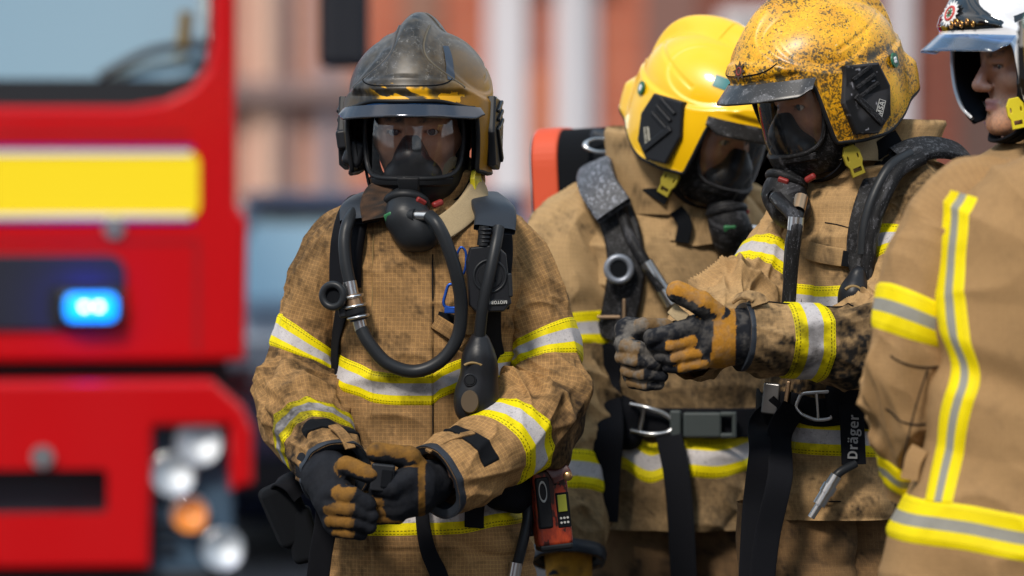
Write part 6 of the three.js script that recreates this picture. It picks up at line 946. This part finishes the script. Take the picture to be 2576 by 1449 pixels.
  { const c = T.on(1758, 1066, 0.026)[0]; const grn = mat({ color: lc(0.035, 0.045, 0.045), roughness: 0.5 }); part('belt_buckle', at(box(0.072, 0.048, 0.016, 0.005), c), grn, A); part('belt_buckle', at(box(0.022, 0.052, 0.014, 0.005), c.clone().add(V(-0.05, 0.002, 0))), grn, A); for (const s of [-1, 1]) part('belt_buckle', at(box(0.026, 0.010, 0.014, 0.004), c.clone().add(V(0.046, s * 0.020, 0))), grn, A); part('belt_buckle', at(box(0.008, 0.05, 0.014, 0.004), c.clone().add(V(0.060, 0, 0))), grn, A); }
  { const D2 = [[1602, 1012], [1640, 1020], [1680, 1040], [1696, 1062], [1688, 1082], [1650, 1090], [1604, 1082]].map(([x, y]) => T.on(x, y, 0.032)[0]); part('ring', tube(D2, 0.0042, 60, 8), M.metal, A); part('ring', tube([T.on(1634, 1018, 0.032)[0], T.on(1628, 1050, 0.032)[0], T.on(1622, 1086, 0.032)[0]], 0.004, 10, 8), M.metal, A); }
  { const [p] = onT([[1544, 860], [1542, 960]], 0.02); part('hanging_strap', strap([...p, W(1530, 1080, -0.57), W(1522, 1200, -0.57), W(1516, 1312, -0.56)], zs(5), 0.058, 0.006, 50), M.web, A); }
  part('hanging_strap', strap([T.on(1684, 1085, 0.03)[0], W(1700, 1180, -0.58), W(1712, 1300, -0.57), W(1722, 1500, -0.57)], zs(4), 0.050, 0.006, 50), M.web, A);
}
// ---------------------------------------------------------------- officer in the white helmet, at the right edge
{
  const base = W(2640, 724, -0.35); base.y = 0;
  const P = thing('person', 'bare-faced officer in white helmet with crest, in profile behind the shoulder', 'person', base, 'firefighters standing together');
  const Mh = headM(2594, 158, -0.32, -70, 3, 0);
  const T = new Torso([[330, 2560, 2740, -0.36, 0.08], [372, 2500, 2800, -0.36, 0.10], [420, 2430, 2880, -0.36, 0.12], [520, 2390, 2920, -0.36, 0.135], [800, 2410, 2890, -0.36, 0.14], [1300, 2420, 2900, -0.36, 0.15]], { front: 150, disp: (th, y, p) => 0.006 * Math.abs(noise(p.x * 8, y * 8, 3)) });
  const dirt = dirtFn({ base: [0.58, 0.37, 0.18], grime: 0.1, sd: 62 });
  const SA = new Sleeve([[2480, 460, -0.33, 0.05], [2450, 560, -0.30, 0.066], [2450, 800, -0.28, 0.062], [2440, 1150, -0.26, 0.058]], { sd: 61 }), SB = new Sleeve([[2820, 460, -0.4, 0.05], [2880, 560, -0.4, 0.066], [2890, 800, -0.4, 0.062], [2880, 1150, -0.38, 0.058]], { sd: 63 });
  const tunic = part('tunic', T.geo(160, 90, dirt), M.clothFaint, P); part('sleeve', SA.geo(80, 90, dirt), M.clothFaint, tunic); part('sleeve', SB.geo(80, 90, dirt), M.clothFaint, tunic);
  part('collar', collarGeo(W(2640, 372, -0.36), 0.078, 0.082, 0.05, 30, 260, { color: dirt, sd: 65 }), M.clothFaint, tunic);
  const feet = [W(2600, 1400, -0.34), W(2720, 1400, -0.40)].map(p => V(p.x, 0.24, p.z));
  part('trousers', legsGeo([W(2610, 1300, -0.34), W(2720, 1300, -0.38)], feet, dirt), M.clothFaint, P); feet.forEach(f => part('boot', bootGeo(f, -0.9), M.rubber, P));
  addBody(P, Mh, { chest: W(2640, 520, -0.36), pelvis: W(2660, 1250, -0.36), sleeves: [SA, SB], feet, narrow: true });
  // white shell with a black glossy brow plate and grey side bands
  const hs = helmetTex((p, u, v) => { const ax = Math.abs(p.x); let c = [0.86, 0.87, 0.89]; const plate = p.z > 0 && p.y > 0.066 && ax < mix(0.105, 0.052, sstep(0.066, 0.125, p.y)) && p.y < 0.155; if (plate) c = [0.035, 0.04, 0.055]; const band = Math.abs(p.y - 0.098 - 0.35 * (0.03 - p.z)) < 0.006 && ax > 0.08 && p.z < 0.08; if (band) c = [0.10, 0.11, 0.13]; return c; });
  const shell = addHelmet(P, Mh, { shell: pmat({ map: hs, roughness: 0.12, clearcoat: 1, clearcoatRoughness: 0.05 }), peak: pmat({ color: lc(0.45, 0.60, 0.78), transmission: 0.92, thickness: 0, roughness: 0.05, ior: 1.6 }), peakOut: 0.022, peakFwd: 0.014, rim: M.white, label: 'glossy white helmet with a dark brow plate and crest' });
  { // star crest
    const p = helmetPoint(0.522, 0.50, 0.0015), n = V(0.15, 0.45, 1).normalize(), qn = new THREE.Quaternion().setFromUnitVectors(V(0, 0, 1), n), star = (k, r0, r1, d) => { const sh = new THREE.Shape(); for (let i = 0; i < 2 * k; i++) { const a = i * Math.PI / k + Math.PI / 2, r = i % 2 ? r1 : r0; i ? sh.lineTo(r * Math.cos(a), r * Math.sin(a)) : sh.moveTo(r * Math.cos(a), r * Math.sin(a)); } sh.closePath(); return new THREE.ExtrudeGeometry(sh, { depth: d, bevelEnabled: false }); };
    const put = (g, dz) => { g.translate(0, 0, dz); g.applyQuaternion(qn); g.translate(p.x, p.y, p.z); return g.applyMatrix4(Mh); };
    part('crest', put(star(16, 0.026, 0.019, 0.0012), 0), M.white, shell, 'silver star crest with red ring'); part('crest_ring', put(new THREE.TorusGeometry(0.0125, 0.0028, 8, 36), 0.0014), mat({ color: lc(0.5, 0.05, 0.04), roughness: 0.4 }), shell); part('crest_centre', put(cyl(0.0105, 0.0105, 0.002, 28).rotateX(Math.PI / 2), 0.0012), M.white, shell); part('crest_centre', put(star(8, 0.0095, 0.005, 0.0014), 0.0022), M.green, shell); part('crest_centre', put(star(6, 0.004, 0.002, 0.001), 0.0038), M.red, shell);
    const orn = []; for (let k = 0; k < 5; k++) { const g = new THREE.TorusGeometry(0.006 - k * 0.0004, 0.0017, 8, 18); g.rotateZ(k); const pp = helmetPoint(0.535 + k * 0.013, 0.56 - 0.012 * (k % 2), 0.0015); g.translate(pp.x, pp.y, pp.z); orn.push(g.applyMatrix4(Mh)); } part('brass_scroll', orn, mat({ color: lc(0.7, 0.38, 0.12), metalness: 1, roughness: 0.3 }), shell);
  }
  const L = (x, y, z) => V(x, y, z).applyMatrix4(Mh);
  { const pts = [[-0.060, 0.040, 0.128], [-0.052, 0.0, 0.134], [-0.046, -0.045, 0.132], [-0.036, -0.078, 0.124], [-0.02, -0.096, 0.114]].map(q => L(q[0], q[1], q[2])); part('ear_flap_edge', strap(pts, pts.map(() => L(-0.5, 0, 0.6).sub(L(0, 0, 0)).normalize()), 0.012, 0.006, 40), mat({ color: lc(0.5, 0.5, 0.5), roughness: 0.2 }), shell); const q2 = [[-0.070, 0.045, 0.10], [-0.066, 0.0, 0.108], [-0.060, -0.045, 0.106], [-0.050, -0.080, 0.095], [-0.035, -0.100, 0.085]].map(q => L(...q)); part('ear_guard', strap(q2, q2.map(() => L(-0.9, 0, 0.3).sub(L(0, 0, 0)).normalize()), 0.05, 0.006, 40), M.velcro, shell); }  // pale strap is the rim of the far ear flap, black one its inside
  { const pts = [L(0.094, -0.03, 0.0), L(0.088, -0.085, 0.026), L(0.060, -0.122, 0.052), L(0.02, -0.138, 0.072), L(-0.02, -0.138, 0.072), L(-0.07, -0.11, 0.04), L(-0.094, -0.03, 0)]; part('chin_strap', strap(pts, [L(0.2, -0.03, 0), L(0.2, -0.2, 0.05), L(0.1, -0.3, 0.1), L(0, -0.3, 0.1), L(0, -0.3, 0.1), L(-0.2, -0.2, 0.05), L(-0.2, -0.03, 0)].map((u, i) => u.sub(pts[i]).normalize()), 0.022, 0.006, 60), M.web, shell); }
  part('cheek_pad', blob([[L(0.092, 0.03, 0.035), L(0.090, -0.06, 0.022), 0.016, 0.018], [L(0.088, 0.04, 0.07), L(0.090, 0.0, 0.04), 0.010, 0.012]], 0.02, 0.004), M.velcro, shell); addChinStrap(shell, Mh, 1, -0.010, 0.044); { const b = [L(0.090, 0.045, 0.062), L(0.092, 0.0, 0.060), L(0.088, -0.05, 0.058), L(0.082, -0.085, 0.062)]; part('cheek_strap', strap(b, b.map(() => L(1, 0, 0.2).sub(L(0, 0, 0)).normalize()), 0.026, 0.005, 30), M.web, shell); }
}
// ---------------------------------------------------------------- near firefighter with his back to us
{
  const base = W(2760, 724, 1.0); base.y = 0;
  const P = thing('person', 'nearest firefighter seen from behind, clean tan tunic cut off by the right edge', 'person', base, 'firefighters standing together');
  const Mh = headM(2790, 130, 0.92, 165, 4, 0);
  const T = new Torso([[352, 2680, 2880, 0.93, 0.085], [385, 2590, 2960, 0.93, 0.105], [430, 2490, 3050, 0.93, 0.125], [500, 2405, 3110, 0.93, 0.150], [620, 2350, 3140, 0.93, 0.170], [800, 2345, 3130, 0.94, 0.175], [930, 2340, 3130, 0.94, 0.172], [1060, 2326, 3140, 0.94, 0.170], [1200, 2296, 3160, 0.94, 0.176], [1400, 2236, 3190, 0.94, 0.186], [1600, 2190, 3220, 0.94, 0.19]], {
    front: 90, disp: (th, y, p) => { const w = 0.5 * noise(p.x * 4, y * 4, 37); const px = p.x; let d = 0.009 * (1.6 * Math.abs(noise(px * 4 + w + 3, y * 4, 8)) - 0.5) + 0.0068 * (1.5 * rdg(noise(px * 9 + y * 6, y * 9 + w, 4)) - 0.6); const cr = W(2430, 930, 1.1); d -= 0.016 * sstep(0.05, 0.0, Math.abs((y - cr.y) + 0.35 * (px - cr.x))) * sstep(0.30, 0.0, Math.abs(px - cr.x)); return d; },
  });
  const SA = new Sleeve([[2640, 475, 0.90, 0.03], [2540, 478, 0.90, 0.05], [2455, 510, 0.90, 0.066], [2392, 590, 0.90, 0.074], [2334, 715, 0.92, 0.071], [2296, 850, 0.93, 0.064], [2288, 965, 0.92, 0.060], [2290, 1085, 0.87, 0.051], [2296, 1225, 0.80, 0.047]], { sd: 71, elbow: 0.72, fold: 0.006, bend: 0.009, stiff: [0.52, 0.93] });
  const SB = new Sleeve([[3020, 455, 0.95, 0.05], [3100, 520, 0.96, 0.075], [3170, 700, 1.0, 0.072], [3210, 900, 0.97, 0.066], [3180, 1200, 0.85, 0.055]], { sd: 73 });
  T.p = 2.8;
  const dirt = dirtFn({ base: [0.67, 0.405, 0.185], grime: 0.10, sd: 72 }), td = dirtFn({ base: [0.86, 0.86, 0.86], grime: 0.02, sd: 74 });
  const tunic = part('tunic', T.geo(320, 200, dirt), M.clothFaint, P, 'clean tan fire tunic back'); part('sleeve', SA.geo(160, 220, dirt), M.clothFaint, tunic); part('sleeve', SB.geo(80, 90, dirt), M.clothFaint, tunic);
  part('reflective_tape', SA.tape(0.52, 0.062, [0.008, -90], td), M.tapeGrey, tunic); part('reflective_tape', SA.tape(0.93, 0.062, [0.012, -100], td), M.tapeGrey, tunic);
  part('reflective_tape', tapeAlong(T, [[2422, 486], [2398, 570], [2388, 660], [2392, 760], [2406, 850], [2420, 920], [2424, 970], [2408, 1040], [2388, 1120], [2374, 1190], [2366, 1264]], 0.046, td), M.tapeGrey, tunic, 'long reflective stripe down the back');
  part('reflective_tape', T.tape([[2262, 1306], [2420, 1330], [2576, 1360], [2720, 1380], [2900, 1390]], 0.070, 5, 215, td, 0.0035, 240), M.tapeGrey, tunic);
  { const g = tube([[2330, 930], [2310, 1020], [2280, 1110], [2266, 1180]].map(([x, y]) => T.on(x, y, 0.001)[0]), 0.0016, 40, 6); part('seam', g, M.velcro, tunic); for (const l of [[0.70, 0.30, 0.62], [0.60, 0.32, 0.60]]) { const p = []; for (let i = 0; i <= 20; i++) p.push(SA.at(mix(l[1], l[2], i / 20), l[0] + 0.02 * Math.sin(i / 20 * 3), 0.0008)); part('seam', tube(p, 0.0013, 40, 6), M.velcro, tunic); } }
  part('pocket_flap', paint(strap([T.on(2318, 1128, 0.006)[0], T.on(2306, 1160, 0.010)[0], T.on(2294, 1208, 0.006)[0]], zs(3).map(() => V(-0.4, 0, 0.9)), 0.03, 0.006, 14), dirt), M.clothFaint, tunic);
  part('collar', collarGeo(W(2780, 372, 0.93), 0.085, 0.09, 0.07, -120, 240, { color: dirt, sd: 75 }), M.clothFaint, tunic);
  const feet = [W(2620, 1400, 0.95), W(2860, 1400, 0.95)].map(p => V(p.x, 0.24, p.z));
  part('trousers', legsGeo([W(2600, 1500, 0.94), W(2880, 1500, 0.94)], feet, dirt), M.clothFaint, P); feet.forEach(f => part('boot', bootGeo(f, 3.1), M.rubber, P));
  addBody(P, Mh, { chest: W(2770, 560, 0.93), pelvis: W(2760, 1400, 0.94), sleeves: [SA, SB], feet });
  addHelmet(P, Mh, { shell: pmat({ color: lc(0.86, 0.52, 0.008), roughness: 0.3, clearcoat: 0.6 }), peak: M.visor });
}
renderer.render(scene, camera);
